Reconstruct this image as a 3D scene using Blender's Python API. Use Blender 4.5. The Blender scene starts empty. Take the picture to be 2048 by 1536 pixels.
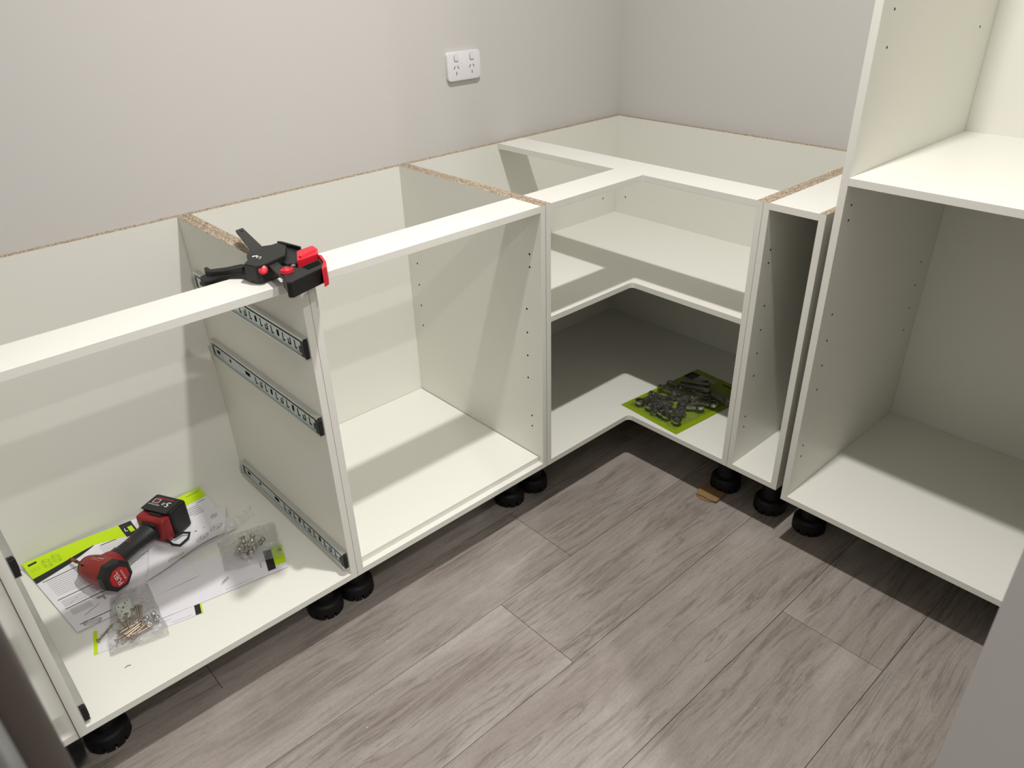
import bpy, bmesh, math, random
from mathutils import Vector, Matrix, noise
random.seed(7)
C = bpy.context.scene.collection

# ------------------------------------------------------------------ camera, world, lights, exposure
cam_d = bpy.data.cameras.new('camera')
cam_d.sensor_width = 36.0
cam_d.lens = 1526.58 * 36.0 / 2048.0
cam_d.shift_x = 0.14 / 2048.0
cam_d.shift_y = 27.57 / 2048.0
cam_d.clip_start = 0.02
cam_d.dof.use_dof = True
cam_d.dof.focus_distance = 2.0
cam_d.dof.aperture_fstop = 9.0
cam = bpy.data.objects.new('camera', cam_d)
C.objects.link(cam)
yaw, pitch, roll = 0.72604, -0.53532, -0.03235
fwd = Vector((math.sin(yaw) * math.cos(pitch), math.cos(yaw) * math.cos(pitch), math.sin(pitch)))
rgt = Vector((math.cos(yaw), -math.sin(yaw), 0))
up = rgt.cross(fwd)
r2 = math.cos(roll) * rgt + math.sin(roll) * up
u2 = -math.sin(roll) * rgt + math.cos(roll) * up
M = Matrix((r2, u2, -fwd)).transposed().to_4x4()
M.translation = Vector((-2.09001, -1.76478, 1.37249))
cam.matrix_world = M
bpy.context.scene.camera = cam

w = bpy.data.worlds.new('world')
bpy.context.scene.world = w
w.use_nodes = True
w.node_tree.nodes['Background'].inputs[0].default_value = (1.0, 0.95, 0.88, 1)
w.node_tree.nodes['Background'].inputs[1].default_value = 0.015

def lamp(name, loc, power, color=(1.0, 0.972, 0.955), size=0.075, spread=150):
    l = bpy.data.lights.new(name, 'AREA')
    l.shape = 'DISK'
    l.size = size
    l.energy = power
    l.color = color
    l.spread = math.radians(spread)
    o = bpy.data.objects.new(name, l)
    o.location = loc
    C.objects.link(o)
    return o
lamp('downlight_lamp', (-1.16, -1.07, 2.66), 27.5)
lamp('downlight_lamp', (-1.85, -2.53, 2.66), 20)
lamp('downlight_lamp', (-2.12, -3.65, 2.66), 27)

vs = bpy.context.scene.view_settings
vs.view_transform = 'Standard'
vs.look = 'None'
vs.gamma = 1
vs.use_curve_mapping = False
vs.exposure = 0.04

# ------------------------------------------------------------------ materials
def new_mat(name):
    m = bpy.data.materials.new(name)
    m.use_nodes = True
    nt = m.node_tree
    return m, nt, nt.nodes['Principled BSDF'], nt.nodes, nt.links

def plain(name, col, rough=0.5, metal=0.0, spec=0.5, bump=0.0, bscale=60, tint=0.0):
    m, nt, b, N, L = new_mat(name)
    b.inputs['Base Color'].default_value = (*col, 1)
    b.inputs['Roughness'].default_value = rough
    b.inputs['Metallic'].default_value = metal
    b.inputs['Specular IOR Level'].default_value = spec
    tc = N.new('ShaderNodeTexCoord')
    nz = N.new('ShaderNodeTexNoise')
    nz.inputs['Scale'].default_value = bscale
    nz.inputs['Detail'].default_value = 3
    L.new(tc.outputs['Object'], nz.inputs['Vector'])
    if bump:
        bp = N.new('ShaderNodeBump')
        bp.inputs['Strength'].default_value = bump
        bp.inputs['Distance'].default_value = 0.001
        L.new(nz.outputs['Fac'], bp.inputs['Height'])
        L.new(bp.outputs['Normal'], b.inputs['Normal'])
    if tint:
        mx = N.new('ShaderNodeMixRGB')
        mx.inputs['Color1'].default_value = (*col, 1)
        mx.inputs['Color2'].default_value = (*[c * (1 - tint) for c in col], 1)
        L.new(nz.outputs['Fac'], mx.inputs['Fac'])
        L.new(mx.outputs['Color'], b.inputs['Base Color'])
    return m

WHITE = plain('white_melamine', (0.775, 0.772, 0.705), 0.38, bump=0.06, bscale=900)
WALL = plain('warm_grey_wall_paint', (0.60, 0.585, 0.56), 0.75, bump=0.12, bscale=350, spec=0.25)
CEIL = plain('ceiling_paint', (0.8, 0.79, 0.77), 0.8)
BLACKP = plain('black_plastic', (0.007, 0.007, 0.007), 0.48, bump=0.2, bscale=400)
LEGP = plain('black_leg_plastic', (0.006, 0.006, 0.007), 0.55, spec=0.3)
DARKHOLE = plain('dark_hole', (0.006, 0.006, 0.005), 0.9, spec=0.1)  # near-black base paints the shade of holes and slots laid on as shapes
ZINC = plain('zinc_steel', (0.72, 0.73, 0.71), 0.42, 1.0, tint=0.15, bscale=30)
ZINCD = plain('blued_zinc_steel', (0.62, 0.68, 0.69), 0.38, 1.0, tint=0.2, bscale=14)
CHROME = plain('chrome', (0.62, 0.60, 0.58), 0.14, 1.0)
NICKEL = plain('nickel_screw_metal', (0.50, 0.40, 0.29), 0.28, 1.0, tint=0.3, bscale=80)
RED = plain('red_tool_plastic', (0.28, 0.013, 0.013), 0.45, bump=0.1, bscale=300, tint=0.25)
REDC = plain('red_clamp_plastic', (0.62, 0.012, 0.03), 0.38)
CLAMPB = plain('clamp_black_plastic', (0.009, 0.009, 0.009), 0.5, bump=0.25, bscale=500)
STEELD = plain('dark_bar_steel', (0.05, 0.05, 0.047), 0.5, 0.6)
PAPER = plain('white_paper', (0.74, 0.73, 0.76), 0.7, spec=0.2)
LIME = plain('lime_print', (0.50, 0.72, 0.005), 0.6, spec=0.3)
INK = plain('black_print', (0.02, 0.02, 0.018), 0.6, spec=0.3)
GREYINK = plain('grey_print', (0.30, 0.30, 0.32), 0.7, spec=0.2)
LGREY = plain('light_grey_print', (0.56, 0.56, 0.58), 0.7, spec=0.2)
WHITEINK = plain('white_print', (0.85, 0.85, 0.85), 0.5)
CARDG = plain('lime_card', (0.23, 0.33, 0.003), 0.45)
SWITCH = plain('white_switch_plastic', (0.78, 0.765, 0.785), 0.3)
CARDB = plain('brown_cardboard', (0.30, 0.185, 0.075), 0.8, bump=0.4, bscale=200, tint=0.25)
FRIDGE = plain('brushed_steel_fridge_side', (0.66, 0.66, 0.65), 0.07, 1.0)
FRIDGED = plain('grey_green_door', (0.17, 0.19, 0.18), 0.35, 0.3)
GASKET = plain('black_gasket', (0.004, 0.004, 0.004), 0.7, spec=0.1)

def chip_mat():
    m, nt, b, N, L = new_mat('raw_chipboard')
    b.inputs['Roughness'].default_value = 0.9
    b.inputs['Specular IOR Level'].default_value = 0.1
    tc = N.new('ShaderNodeTexCoord')
    v = N.new('ShaderNodeTexVoronoi')
    v.inputs['Scale'].default_value = 520
    n = N.new('ShaderNodeTexNoise')
    n.inputs['Scale'].default_value = 240
    n.inputs['Detail'].default_value = 5
    n.inputs['Roughness'].default_value = 0.75
    L.new(tc.outputs['Object'], v.inputs['Vector'])
    L.new(tc.outputs['Object'], n.inputs['Vector'])
    mx = N.new('ShaderNodeMixRGB')
    mx.inputs['Fac'].default_value = 0.45
    L.new(n.outputs['Fac'], mx.inputs['Color1'])
    L.new(v.outputs['Color'], mx.inputs['Color2'])
    r = N.new('ShaderNodeValToRGB')
    e = r.color_ramp.elements
    e[0].position = 0.28; e[0].color = (0.075, 0.05, 0.03, 1)
    e[1].position = 0.75; e[1].color = (0.74, 0.66, 0.53, 1)
    k = e.new(0.42); k.color = (0.27, 0.20, 0.135, 1)
    k = e.new(0.56); k.color = (0.50, 0.415, 0.31, 1)
    L.new(mx.outputs['Color'], r.inputs['Fac'])
    L.new(r.outputs['Color'], b.inputs['Base Color'])
    bp = N.new('ShaderNodeBump')
    bp.inputs['Strength'].default_value = 0.8
    bp.inputs['Distance'].default_value = 0.001
    L.new(n.outputs['Fac'], bp.inputs['Height'])
    L.new(bp.outputs['Normal'], b.inputs['Normal'])
    return m
CHIP = chip_mat()

def film_mat(name, gloss=0.07, tint=(0.975, 0.975, 0.975), bump=1.0, scale=38, milk=0.03):
    m, nt, b, N, L = new_mat(name)
    N.remove(b)
    out = N['Material Output']
    tr = N.new('ShaderNodeBsdfTransparent'); tr.inputs[0].default_value = (*tint, 1)
    gl = N.new('ShaderNodeBsdfGlossy'); gl.inputs['Roughness'].default_value = 0.16
    gl.inputs[0].default_value = (1, 1, 1, 1)
    df = N.new('ShaderNodeBsdfDiffuse'); df.inputs[0].default_value = (0.92, 0.92, 0.90, 1)
    tc = N.new('ShaderNodeTexCoord')
    n = N.new('ShaderNodeTexNoise'); n.inputs['Scale'].default_value = scale; n.inputs['Detail'].default_value = 4
    n.inputs['Distortion'].default_value = 1.2
    L.new(tc.outputs['Object'], n.inputs['Vector'])
    bp = N.new('ShaderNodeBump'); bp.inputs['Strength'].default_value = bump; bp.inputs['Distance'].default_value = 0.014
    L.new(n.outputs['Fac'], bp.inputs['Height'])
    L.new(bp.outputs['Normal'], gl.inputs['Normal'])
    lw = N.new('ShaderNodeLayerWeight'); lw.inputs['Blend'].default_value = 0.35
    L.new(bp.outputs['Normal'], lw.inputs['Normal'])
    mr = N.new('ShaderNodeMapRange')
    mr.inputs['To Min'].default_value = gloss * 0.5; mr.inputs['To Max'].default_value = gloss + 0.34
    L.new(lw.outputs['Fresnel'], mr.inputs['Value'])
    m1 = N.new('ShaderNodeMixShader')
    L.new(mr.outputs['Result'], m1.inputs['Fac'])
    L.new(tr.outputs[0], m1.inputs[1]); L.new(gl.outputs[0], m1.inputs[2])
    m2 = N.new('ShaderNodeMixShader'); m2.inputs['Fac'].default_value = milk
    L.new(m1.outputs[0], m2.inputs[1]); L.new(df.outputs[0], m2.inputs[2])
    L.new(m2.outputs[0], out.inputs['Surface'])
    return m
FILM = film_mat('clear_plastic_film')
FILMB = film_mat('clear_blister_film', 0.06, (0.95, 0.95, 0.95), 1.0, 60, 0.006)

def plank_mat():
    m, nt, b, N, L = new_mat('grey_oak_plank')
    b.inputs['Specular IOR Level'].default_value = 0.42
    tc = N.new('ShaderNodeTexCoord')
    oi = N.new('ShaderNodeObjectInfo')
    cmb = N.new('ShaderNodeCombineXYZ')
    mm = N.new('ShaderNodeMath'); mm.operation = 'MULTIPLY'; mm.inputs[1].default_value = 37.0
    L.new(oi.outputs['Random'], mm.inputs[0])
    for i in range(3): L.new(mm.outputs[0], cmb.inputs[i])
    add = N.new('ShaderNodeVectorMath'); add.operation = 'ADD'
    L.new(tc.outputs['Object'], add.inputs[0]); L.new(cmb.outputs[0], add.inputs[1])
    # large soft warp bends the grain into cathedral figures
    wn = N.new('ShaderNodeTexNoise'); wn.inputs['Scale'].default_value = 3.2; wn.inputs['Detail'].default_value = 2
    L.new(add.outputs[0], wn.inputs['Vector'])
    ws = N.new('ShaderNodeVectorMath'); ws.operation = 'SCALE'; ws.inputs['Scale'].default_value = 0.035
    wsub = N.new('ShaderNodeVectorMath'); wsub.operation = 'SUBTRACT'; wsub.inputs[1].default_value = (0.5, 0.5, 0.5)
    L.new(wn.outputs['Color'], wsub.inputs[0]); L.new(wsub.outputs[0], ws.inputs[0])
    wa = N.new('ShaderNodeVectorMath'); wa.operation = 'ADD'
    L.new(add.outputs[0], wa.inputs[0]); L.new(ws.outputs[0], wa.inputs[1])
    def noi(sx, sy, det, dist, rough=0.6, src=wa):
        mp = N.new('ShaderNodeMapping'); mp.inputs['Scale'].default_value = (sx, sy, 1)
        L.new(src.outputs[0], mp.inputs['Vector'])
        n = N.new('ShaderNodeTexNoise'); n.inputs['Scale'].default_value = 1
        n.inputs['Detail'].default_value = det; n.inputs['Distortion'].default_value = dist
        n.inputs['Roughness'].default_value = rough
        L.new(mp.outputs[0], n.inputs['Vector'])
        return n
    def ramp(src, stops):
        r = N.new('ShaderNodeValToRGB'); e = r.color_ramp.elements
        e[0].position = stops[0][0]; e[0].color = (*stops[0][1], 1)
        e[1].position = stops[-1][0]; e[1].color = (*stops[-1][1], 1)
        for p_, c_ in stops[1:-1]:
            k = e.new(p_); k.color = (*c_, 1)
        L.new(src, r.inputs['Fac']); return r
    def mul(a_, b_, f):
        x = N.new('ShaderNodeMixRGB'); x.blend_type = 'MULTIPLY'; x.inputs['Fac'].default_value = f
        L.new(a_, x.inputs['Color1']); L.new(b_, x.inputs['Color2']); return x.outputs[0]
    big = noi(1.6, 9, 4, 0.8)
    mid = noi(5.5, 75, 6, 0.7, 0.68)
    fine = noi(38, 420, 3, 0.3)
    blot = noi(2.3, 5.0, 3, 0.6, 0.55, add)
    vein = noi(1.5, 24, 5, 0.6, 0.62)
    curl = noi(70, 95, 3, 3.0, 0.6, add)
    base = ramp(big.outputs['Fac'], [(0.30, (0.250, 0.217, 0.190)), (0.48, (0.302, 0.268, 0.238)), (0.70, (0.352, 0.322, 0.290))])
    c = mul(base.outputs[0], ramp(mid.outputs['Fac'], [(0.32, (0.70, 0.685, 0.67)), (0.50, (0.98, 0.98, 0.98)), (0.66, (1.10, 1.10, 1.10))]).outputs[0], 0.62)
    # dark veins where the stretched noise crosses its middle value
    ve = N.new('ShaderNodeMath'); ve.operation = 'SUBTRACT'; ve.inputs[1].default_value = 0.5
    L.new(vein.outputs['Fac'], ve.inputs[0])
    va = N.new('ShaderNodeMath'); va.operation = 'ABSOLUTE'; L.new(ve.outputs[0], va.inputs[0])
    vr = ramp(va.outputs[0], [(0.0, (0.68, 0.655, 0.635)), (0.012, (0.82, 0.805, 0.79)), (0.030, (1, 1, 1))])
    c1 = mul(c, vr.outputs[0], 1.0)
    mk = N.new('ShaderNodeMapRange'); mk.inputs['From Min'].default_value = 0.47; mk.inputs['From Max'].default_value = 0.62
    L.new(blot.outputs['Fac'], mk.inputs['Value'])
    mx = N.new('ShaderNodeMixRGB'); L.new(mk.outputs[0], mx.inputs['Fac']); L.new(c1, mx.inputs['Color1']); L.new(c, mx.inputs['Color2'])
    c = mul(mx.outputs[0], ramp(fine.outputs['Fac'], [(0.3, (0.84, 0.83, 0.82)), (0.7, (1.10, 1.10, 1.10))]).outputs[0], 0.5)
    c = mul(c, ramp(curl.outputs['Fac'], [(0.36, (0.84, 0.83, 0.82)), (0.47, (1.0, 1.0, 1.0)), (0.68, (1.06, 1.06, 1.06))]).outputs[0], 0.65)
    c = mul(c, ramp(blot.outputs['Fac'], [(0.35, (0.90, 0.89, 0.885)), (0.52, (0.99, 0.99, 0.99)), (0.68, (1.17, 1.17, 1.18))]).outputs[0], 0.85)
    L.new(c, b.inputs['Base Color'])
    mr = N.new('ShaderNodeMapRange'); mr.inputs['To Min'].default_value = 0.44; mr.inputs['To Max'].default_value = 0.62
    L.new(mid.outputs['Fac'], mr.inputs['Value']); L.new(mr.outputs[0], b.inputs['Roughness'])
    bp = N.new('ShaderNodeBump'); bp.inputs['Strength'].default_value = 0.35; bp.inputs['Distance'].default_value = 0.0010
    L.new(mid.outputs['Fac'], bp.inputs['Height']); L.new(bp.outputs['Normal'], b.inputs['Normal'])
    return m
PLANK = plank_mat()
JOINT = plain('dark_floor_joint', (0.05, 0.04, 0.035), 0.9)

# ------------------------------------------------------------------ helpers
def link(name, me, parent=None, loc=(0, 0, 0), mats=()):
    o = bpy.data.objects.new(name, me)
    for m in mats:
        if m.name not in [x.name for x in me.materials]:
            me.materials.append(m)
    C.objects.link(o)
    if parent is not None:
        o.parent = parent
    o.location = loc
    return o

def bm_to(name, bm, mats, parent=None, off=None, smooth=False):
    """bmesh in world metres -> one object; off = the world point of the parent's origin"""
    if off is not None:
        bmesh.ops.translate(bm, verts=bm.verts, vec=-Vector(off))
    bmesh.ops.recalc_face_normals(bm, faces=bm.faces)
    me = bpy.data.meshes.new(name)
    bm.to_mesh(me); bm.free()
    if smooth:
        for p in me.polygons: p.use_smooth = True
        try:
            me.set_sharp_from_angle(angle=math.radians(38))
        except Exception:
            pass
    if not isinstance(mats, (list, tuple)): mats = [mats]
    return link(name, me, parent, (0, 0, 0), mats)

def wpos(o):
    v = Vector((0, 0, 0))
    while o is not None:
        v = v + Vector(o.location); o = o.parent
    return v

def thing(name, label, cat, loc, group=None):
    o = bpy.data.objects.new(name, None)
    o.empty_display_size = 0.05
    C.objects.link(o)
    o.location = loc
    o['label'] = label; o['category'] = cat
    if group: o['group'] = group
    return o

def tag(o, label, cat, group=None):
    o['label'] = label; o['category'] = cat
    if group: o['group'] = group
    return o

def struct(o):
    o['kind'] = 'structure'
    return o

def box(bm, x0, x1, y0, y1, z0, z1, mi=0):
    vs = [bm.verts.new(p) for p in ((x0, y0, z0), (x1, y0, z0), (x1, y1, z0), (x0, y1, z0), (x0, y0, z1), (x1, y0, z1), (x1, y1, z1), (x0, y1, z1))]
    fs = []
    for q in ((0, 3, 2, 1), (4, 5, 6, 7), (0, 1, 5, 4), (1, 2, 6, 5), (2, 3, 7, 6), (3, 0, 4, 7)):
        f = bm.faces.new([vs[i] for i in q]); f.material_index = mi; fs.append(f)
    return fs

def bevel(bm, w, seg=1):
    bmesh.ops.bevel(bm, geom=list(bm.edges), offset=w, segments=seg, affect='EDGES', profile=0.6)

def prism(bm, pts, lo, hi, mi=0):
    """pts: list of (x,y); lo/hi: z or per-vertex list"""
    n = len(pts)
    los = lo if isinstance(lo, (list, tuple)) else [lo] * n
    his = hi if isinstance(hi, (list, tuple)) else [hi] * n
    a = [bm.verts.new((p[0], p[1], l)) for p, l in zip(pts, los)]
    b = [bm.verts.new((p[0], p[1], h)) for p, h in zip(pts, his)]
    fs = [bm.faces.new(a[::-1]), bm.faces.new(b)]
    for i in range(n):
        j = (i + 1) % n
        fs.append(bm.faces.new((a[i], a[j], b[j], b[i])))
    for f in fs: f.material_index = mi
    return fs

def frame(z, x=None):
    z = Vector(z).normalized()
    if x is None:
        x = Vector((1, 0, 0)) if abs(z.x) < 0.9 else Vector((0, 1, 0))
    x = Vector(x); x = (x - z * x.dot(z)).normalized()
    y = z.cross(x)
    return Matrix((x, y, z)).transposed()

def lathe(bm, prof, origin=(0, 0, 0), axis=(0, 0, 1), seg=32, mi=0, sx=1.0, sy=1.0, xdir=None):
    """prof: list of (distance along the axis, radius)"""
    R = frame(axis, xdir); o = Vector(origin)
    rings = []
    for h, r in prof:
        if r < 1e-6:
            rings.append([bm.verts.new(o + R @ Vector((0, 0, h)))])
        else:
            rings.append([bm.verts.new(o + R @ Vector((r * sx * math.cos(2 * math.pi * i / seg), r * sy * math.sin(2 * math.pi * i / seg), h))) for i in range(seg)])
    fs = []
    for a, b in zip(rings, rings[1:]):
        for i in range(seg):
            j = (i + 1) % seg
            if len(a) == 1 and len(b) == 1: continue
            if len(a) == 1: f = bm.faces.new((a[0], b[j], b[i]))
            elif len(b) == 1: f = bm.faces.new((a[i], a[j], b[0]))
            else: f = bm.faces.new((a[i], a[j], b[j], b[i]))
            f.material_index = mi; fs.append(f)
    if len(rings[0]) > 1: fs.append(bm.faces.new(rings[0][::-1])); fs[-1].material_index = mi
    if len(rings[-1]) > 1: fs.append(bm.faces.new(rings[-1])); fs[-1].material_index = mi
    return fs

def tube(bm, pts, r, seg=8, mi=0, closed=False):
    pts = [Vector(p) for p in pts]
    n = len(pts); rings = []
    for i, p in enumerate(pts):
        if closed: d = pts[(i + 1) % n] - pts[i - 1]
        else: d = pts[min(i + 1, n - 1)] - pts[max(i - 1, 0)]
        R = frame(d, (0.13, 0.21, 1))
        rr = r[i] if isinstance(r, (list, tuple)) else r
        rings.append([bm.verts.new(p + R @ Vector((rr * math.cos(2 * math.pi * k / seg), rr * math.sin(2 * math.pi * k / seg), 0))) for k in range(seg)])
    rng = range(n) if closed else range(n - 1)
    for i in rng:
        a, b = rings[i], rings[(i + 1) % n]
        for k in range(seg):
            f = bm.faces.new((a[k], a[(k + 1) % seg], b[(k + 1) % seg], b[k])); f.material_index = mi
    if not closed:
        bm.faces.new(rings[0][::-1]).material_index = mi; bm.faces.new(rings[-1]).material_index = mi

def obox(bm, c, u, v, w_, hu, hv, hw, mi=0, taper=0.0):
    """oriented box: centre c, unit axes u v w_, half sizes"""
    c, u, v, w_ = Vector(c), Vector(u), Vector(v), Vector(w_)
    vs = []
    for sw in (-1, 1):
        t = 1 - taper if sw > 0 else 1
        for su, sv in ((-1, -1), (1, -1), (1, 1), (-1, 1)):
            vs.append(bm.verts.new(c + u * su * hu * t + v * sv * hv * t + w_ * sw * hw))
    for q in ((0, 3, 2, 1), (4, 5, 6, 7), (0, 1, 5, 4), (1, 2, 6, 5), (2, 3, 7, 6), (3, 0, 4, 7)):
        bm.faces.new([vs[i] for i in q]).material_index = mi

def board(name, parent, x0, x1, y0, y1, z0, z1, raw='', bw=0.0005):
    """a melamine board; raw lists the sides that show bare chipboard, e.g. '+z-z'"""
    bm = bmesh.new()
    box(bm, x0, x1, y0, y1, z0, z1)
    bevel(bm, bw)
    bm.normal_update()
    ax = {'x': 0, 'y': 1, 'z': 2}
    for s in [raw[i:i + 2] for i in range(0, len(raw), 2)]:
        i = ax[s[1]]; sg = 1 if s[0] == '+' else -1
        for f in bm.faces:
            if f.normal[i] * sg > 0.6: f.material_index = 1
    return bm_to(name, bm, [WHITE, CHIP], parent, wpos(parent))

def poly_board(name, parent, pts, z0, z1, raw=False):
    bm = bmesh.new()
    prism(bm, pts, z0, z1)
    bm.normal_update()
    bevel(bm, 0.0005)
    return bm_to(name, bm, [WHITE, CHIP], parent, wpos(parent))

# cabinet foot: one mesh shared by all
def leg_mesh():
    bm = bmesh.new()
    seg = 96
    prof = [(0.0, 0.041, 1), (0.004, 0.043, 1), (0.016, 0.043, 1), (0.0165, 0.043, 0), (0.034, 0.0415, 0), (0.040, 0.037, 0), (0.043, 0.026, 0),
            (0.075, 0.024, 0), (0.078, 0.029, 0), (0.095, 0.029, 0), (0.098, 0.021, 0), (0.135, 0.021, 0), (0.138, 0.034, 0), (0.1495, 0.034, 0)]
    rings = []
    for h, r, notch in prof:
        ring = []
        for i in range(seg):
            rr = r - (0.009 if notch and (i % 8) == 0 else 0)
            a = 2 * math.pi * i / seg
            ring.append(bm.verts.new((rr * math.cos(a), rr * math.sin(a), h)))
        rings.append(ring)
    for a, b in zip(rings, rings[1:]):
        for i in range(seg):
            bm.faces.new((a[i], a[(i + 1) % seg], b[(i + 1) % seg], b[i]))
    bm.faces.new(rings[0][::-1]); bm.faces.new(rings[-1])
    me = bpy.data.meshes.new('leg'); bm.to_mesh(me); bm.free()
    me.materials.append(LEGP)
    return me
LEG = leg_mesh()
def leg(parent, x, y, rot=0.0):
    o = link('leg', LEG, parent, Vector((x, y, 0)) - wpos(parent))
    o.rotation_euler = (0, 0, rot)
    return o

def holes(parent, pts, normal):
    """dark discs on a cabinet face, painting the shade inside its pin holes"""
    bm = bmesh.new()
    for p in pts:
        lathe(bm, [(-0.0006, 0.0026), (0.0003, 0.0026)], p, normal, 12)
    o = bm_to('shelf_pin_holes', bm, DARKHOLE, parent, wpos(parent))
    o['kind'] = 'stuff'
    return o

# ------------------------------------------------------------------ room shell
def shell(name, x0, x1, y0, y1, z0, z1, m):
    bm = bmesh.new(); box(bm, x0, x1, y0, y1, z0, z1)
    return struct(bm_to(name, bm, m))
XL, YF = -4.2, -5.2
shell('wall_back', XL - 0.1, 0.1, 0.0, 0.1, 0.0, 2.7, WALL)
shell('wall_right', 0.0, 0.1, YF, 0.0, 0.0, 2.7, WALL)
shell('wall_left', XL - 0.1, XL, YF, 0.0, 0.0, 2.7, WALL)
shell('wall_front', XL - 0.1, 0.1, YF - 0.1, YF, 0.0, 2.7, WALL)
shell('wall_partition', -1.46, 0.0, -1.80, -1.6895, 0.0, 2.7, WALL)
shell('ceiling', XL - 0.1, 0.1, YF - 0.1, 0.1, 2.7, 2.8, CEIL)
floor = shell('floor', XL - 0.1, 0.1, YF - 0.1, 0.1, -0.05, -0.0035, JOINT)

PITCH = 0.2401; PL = 1.383
bm = bmesh.new(); box(bm, 0, PL - 0.0011, 0, PITCH - 0.0011, -0.0035, 0.0)
bevel(bm, 0.0004)
PM = bpy.data.meshes.new('plank'); bm.to_mesh(PM); bm.free(); PM.materials.append(PLANK)
butt = {-1: -1.834, 0: -0.989, 1: -1.2345, 2: -1.75, 3: -0.770, 4: -1.50}
for r in range(-3, 21):
    ytop = -0.4970 - PITCH * r
    ph = butt.get(r, -1.1 - 0.37 * (r * 5 % 7))
    x = ph - PL * 4
    while x < 0.0:
        if x + PL > XL and ytop - PITCH > YF - PITCH and ytop <= 0.24:
            x0, x1 = max(x, XL), min(x + PL, 0.0)
            y1 = min(ytop, 0.0); y0 = max(ytop - PITCH, YF)
            if x1 - x0 > 0.01 and y1 - y0 > 0.01:
                if abs(x1 - x0 - PL) < 1e-6 and abs(y1 - y0 - PITCH) < 1e-6:
                    me = PM
                else:
                    b2 = bmesh.new(); box(b2, 0, x1 - x0 - 0.0011, 0, y1 - y0 - 0.0011, -0.0035, 0.0)
                    bevel(b2, 0.0004)
                    me = bpy.data.meshes.new('plank'); b2.to_mesh(me); b2.free(); me.materials.append(PLANK)
                link('plank', me, floor, (x0, y0, 0))
        x += PL

# ------------------------------------------------------------------ cabinets
T, B, D, t = 0.87, 0.15, 0.56, 0.016
g = 0.0004
XB = -1.5040        # joint of the two straight cabinets
XC = -0.8998        # joint with the corner cabinet
XA = -2.1002        # left outer side

# runner, modelled along +y from its front end at y=0; out of the panel = +x (flipped for the other side)
def runner(parent, xface, side, zc, yfront=-0.5575, length=0.5):
    r = bpy.data.objects.new('drawer_runner', None); r.empty_display_size = 0.02
    C.objects.link(r); r.parent = parent
    P = Vector((xface, yfront, zc)); r.location = P - wpos(parent)
    s = side
    def add(name, bm, m):
        if s < 0:
            bmesh.ops.scale(bm, vec=(-1, 1, 1), verts=bm.verts)
        return bm_to(name, bm, m, r)
    bm = bmesh.new()   # outer C rail
    box(bm, 0.0002, 0.0017, 0, length, -0.0225, 0.0225)
    for sg in (-1, 1):
        z0, z1 = sorted((sg * 0.0225, sg * 0.0210))
        box(bm, 0.0017, 0.0118, 0, length, z0, z1)
        z0, z1 = sorted((sg * 0.0210, sg * 0.0175))
        box(bm, 0.0103, 0.0118, 0, length, z0, z1)
    add('outer_rail', bm, ZINC)
    bm = bmesh.new()   # inner member
    box(bm, 0.0088, 0.0102, 0.012, length - 0.006, -0.0145, 0.0145)
    for sg in (-1, 1):
        z0, z1 = sorted((sg * 0.0145, sg * 0.0133))
        box(bm, 0.0102, 0.0126, 0.012, length - 0.006, z0, z1)
    add('inner_rail', bm, ZINCD)
    bm = bmesh.new()   # slots of the inner member, their shade laid on as dark boxes
    k = 0
    y = 0.03
    while y < length * 0.56:
        if k % 4 == 3:
            box(bm, 0.0101, 0.0106, y, y + 0.008, -0.006, 0.007)
        elif k % 4 == 1:
            box(bm, 0.0101, 0.0106, y, y + 0.0028, -0.006, 0.007); box(bm, 0.0101, 0.0106, y + 0.0085, y + 0.0113, -0.006, 0.002); box(bm, 0.0101, 0.0106, y, y + 0.0113, -0.0085, -0.0058)
        else:
            box(bm, 0.0101, 0.0106, y + 0.006, y + 0.0088, -0.006, 0.008); box(bm, 0.0101, 0.0106, y, y + 0.0088, -0.0085, -0.0055)
        y += 0.0235; k += 1
    box(bm, 0.0101, 0.0106, length * 0.60, length * 0.60 + 0.022, -0.004, 0.005)
    lathe(bm, [(0.0101, 0.0045), (0.0106, 0.0045)], (0, length * 0.80, 0), (1, 0, 0), 12)
    box(bm, 0.0101, 0.0106, length * 0.91, length * 0.91 + 0.016, -0.004, 0.004)
    o = add('slots', bm, DARKHOLE); o['kind'] = 'stuff'
    bm = bmesh.new()   # ball track between the members
    for sg in (-1, 1):
        z0, z1 = sorted((sg * 0.0150, sg * 0.0200))
        box(bm, 0.003, 0.0088, 0.01, length - 0.01, z0, z1)
    add('ball_track', bm, DARKHOLE)
    bm = bmesh.new()
    n = 0; y = 0.035
    while y < length * 0.55:
        lathe(bm, [(0.0075, 0.0021), (0.0098, 0.0017), (0.0106, 0.0)], (0, y, -0.0172), (1, 0, 0), 8); y += 0.0085
    o = add('bearing_balls', bm, CHROME); o['kind'] = 'stuff'
    bm = bmesh.new()
    box(bm, 0.0018, 0.0112, -0.001, 0.013, -0.0195, 0.0195)
    box(bm, 0.0018, 0.0124, -0.0015, 0.007, -0.012, 0.015)
    box(bm, 0.0112, 0.0128, 0.004, 0.018, -0.009, 0.004)
    bevel(bm, 0.0006)
    add('end_stop', bm, BLACKP)
    bm = bmesh.new()
    box(bm, 0.0018, 0.0108, length - 0.014, length - 0.002, -0.014, 0.014); bevel(bm, 0.002, 2)
    add('rear_stop', bm, BLACKP)
    return r

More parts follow.
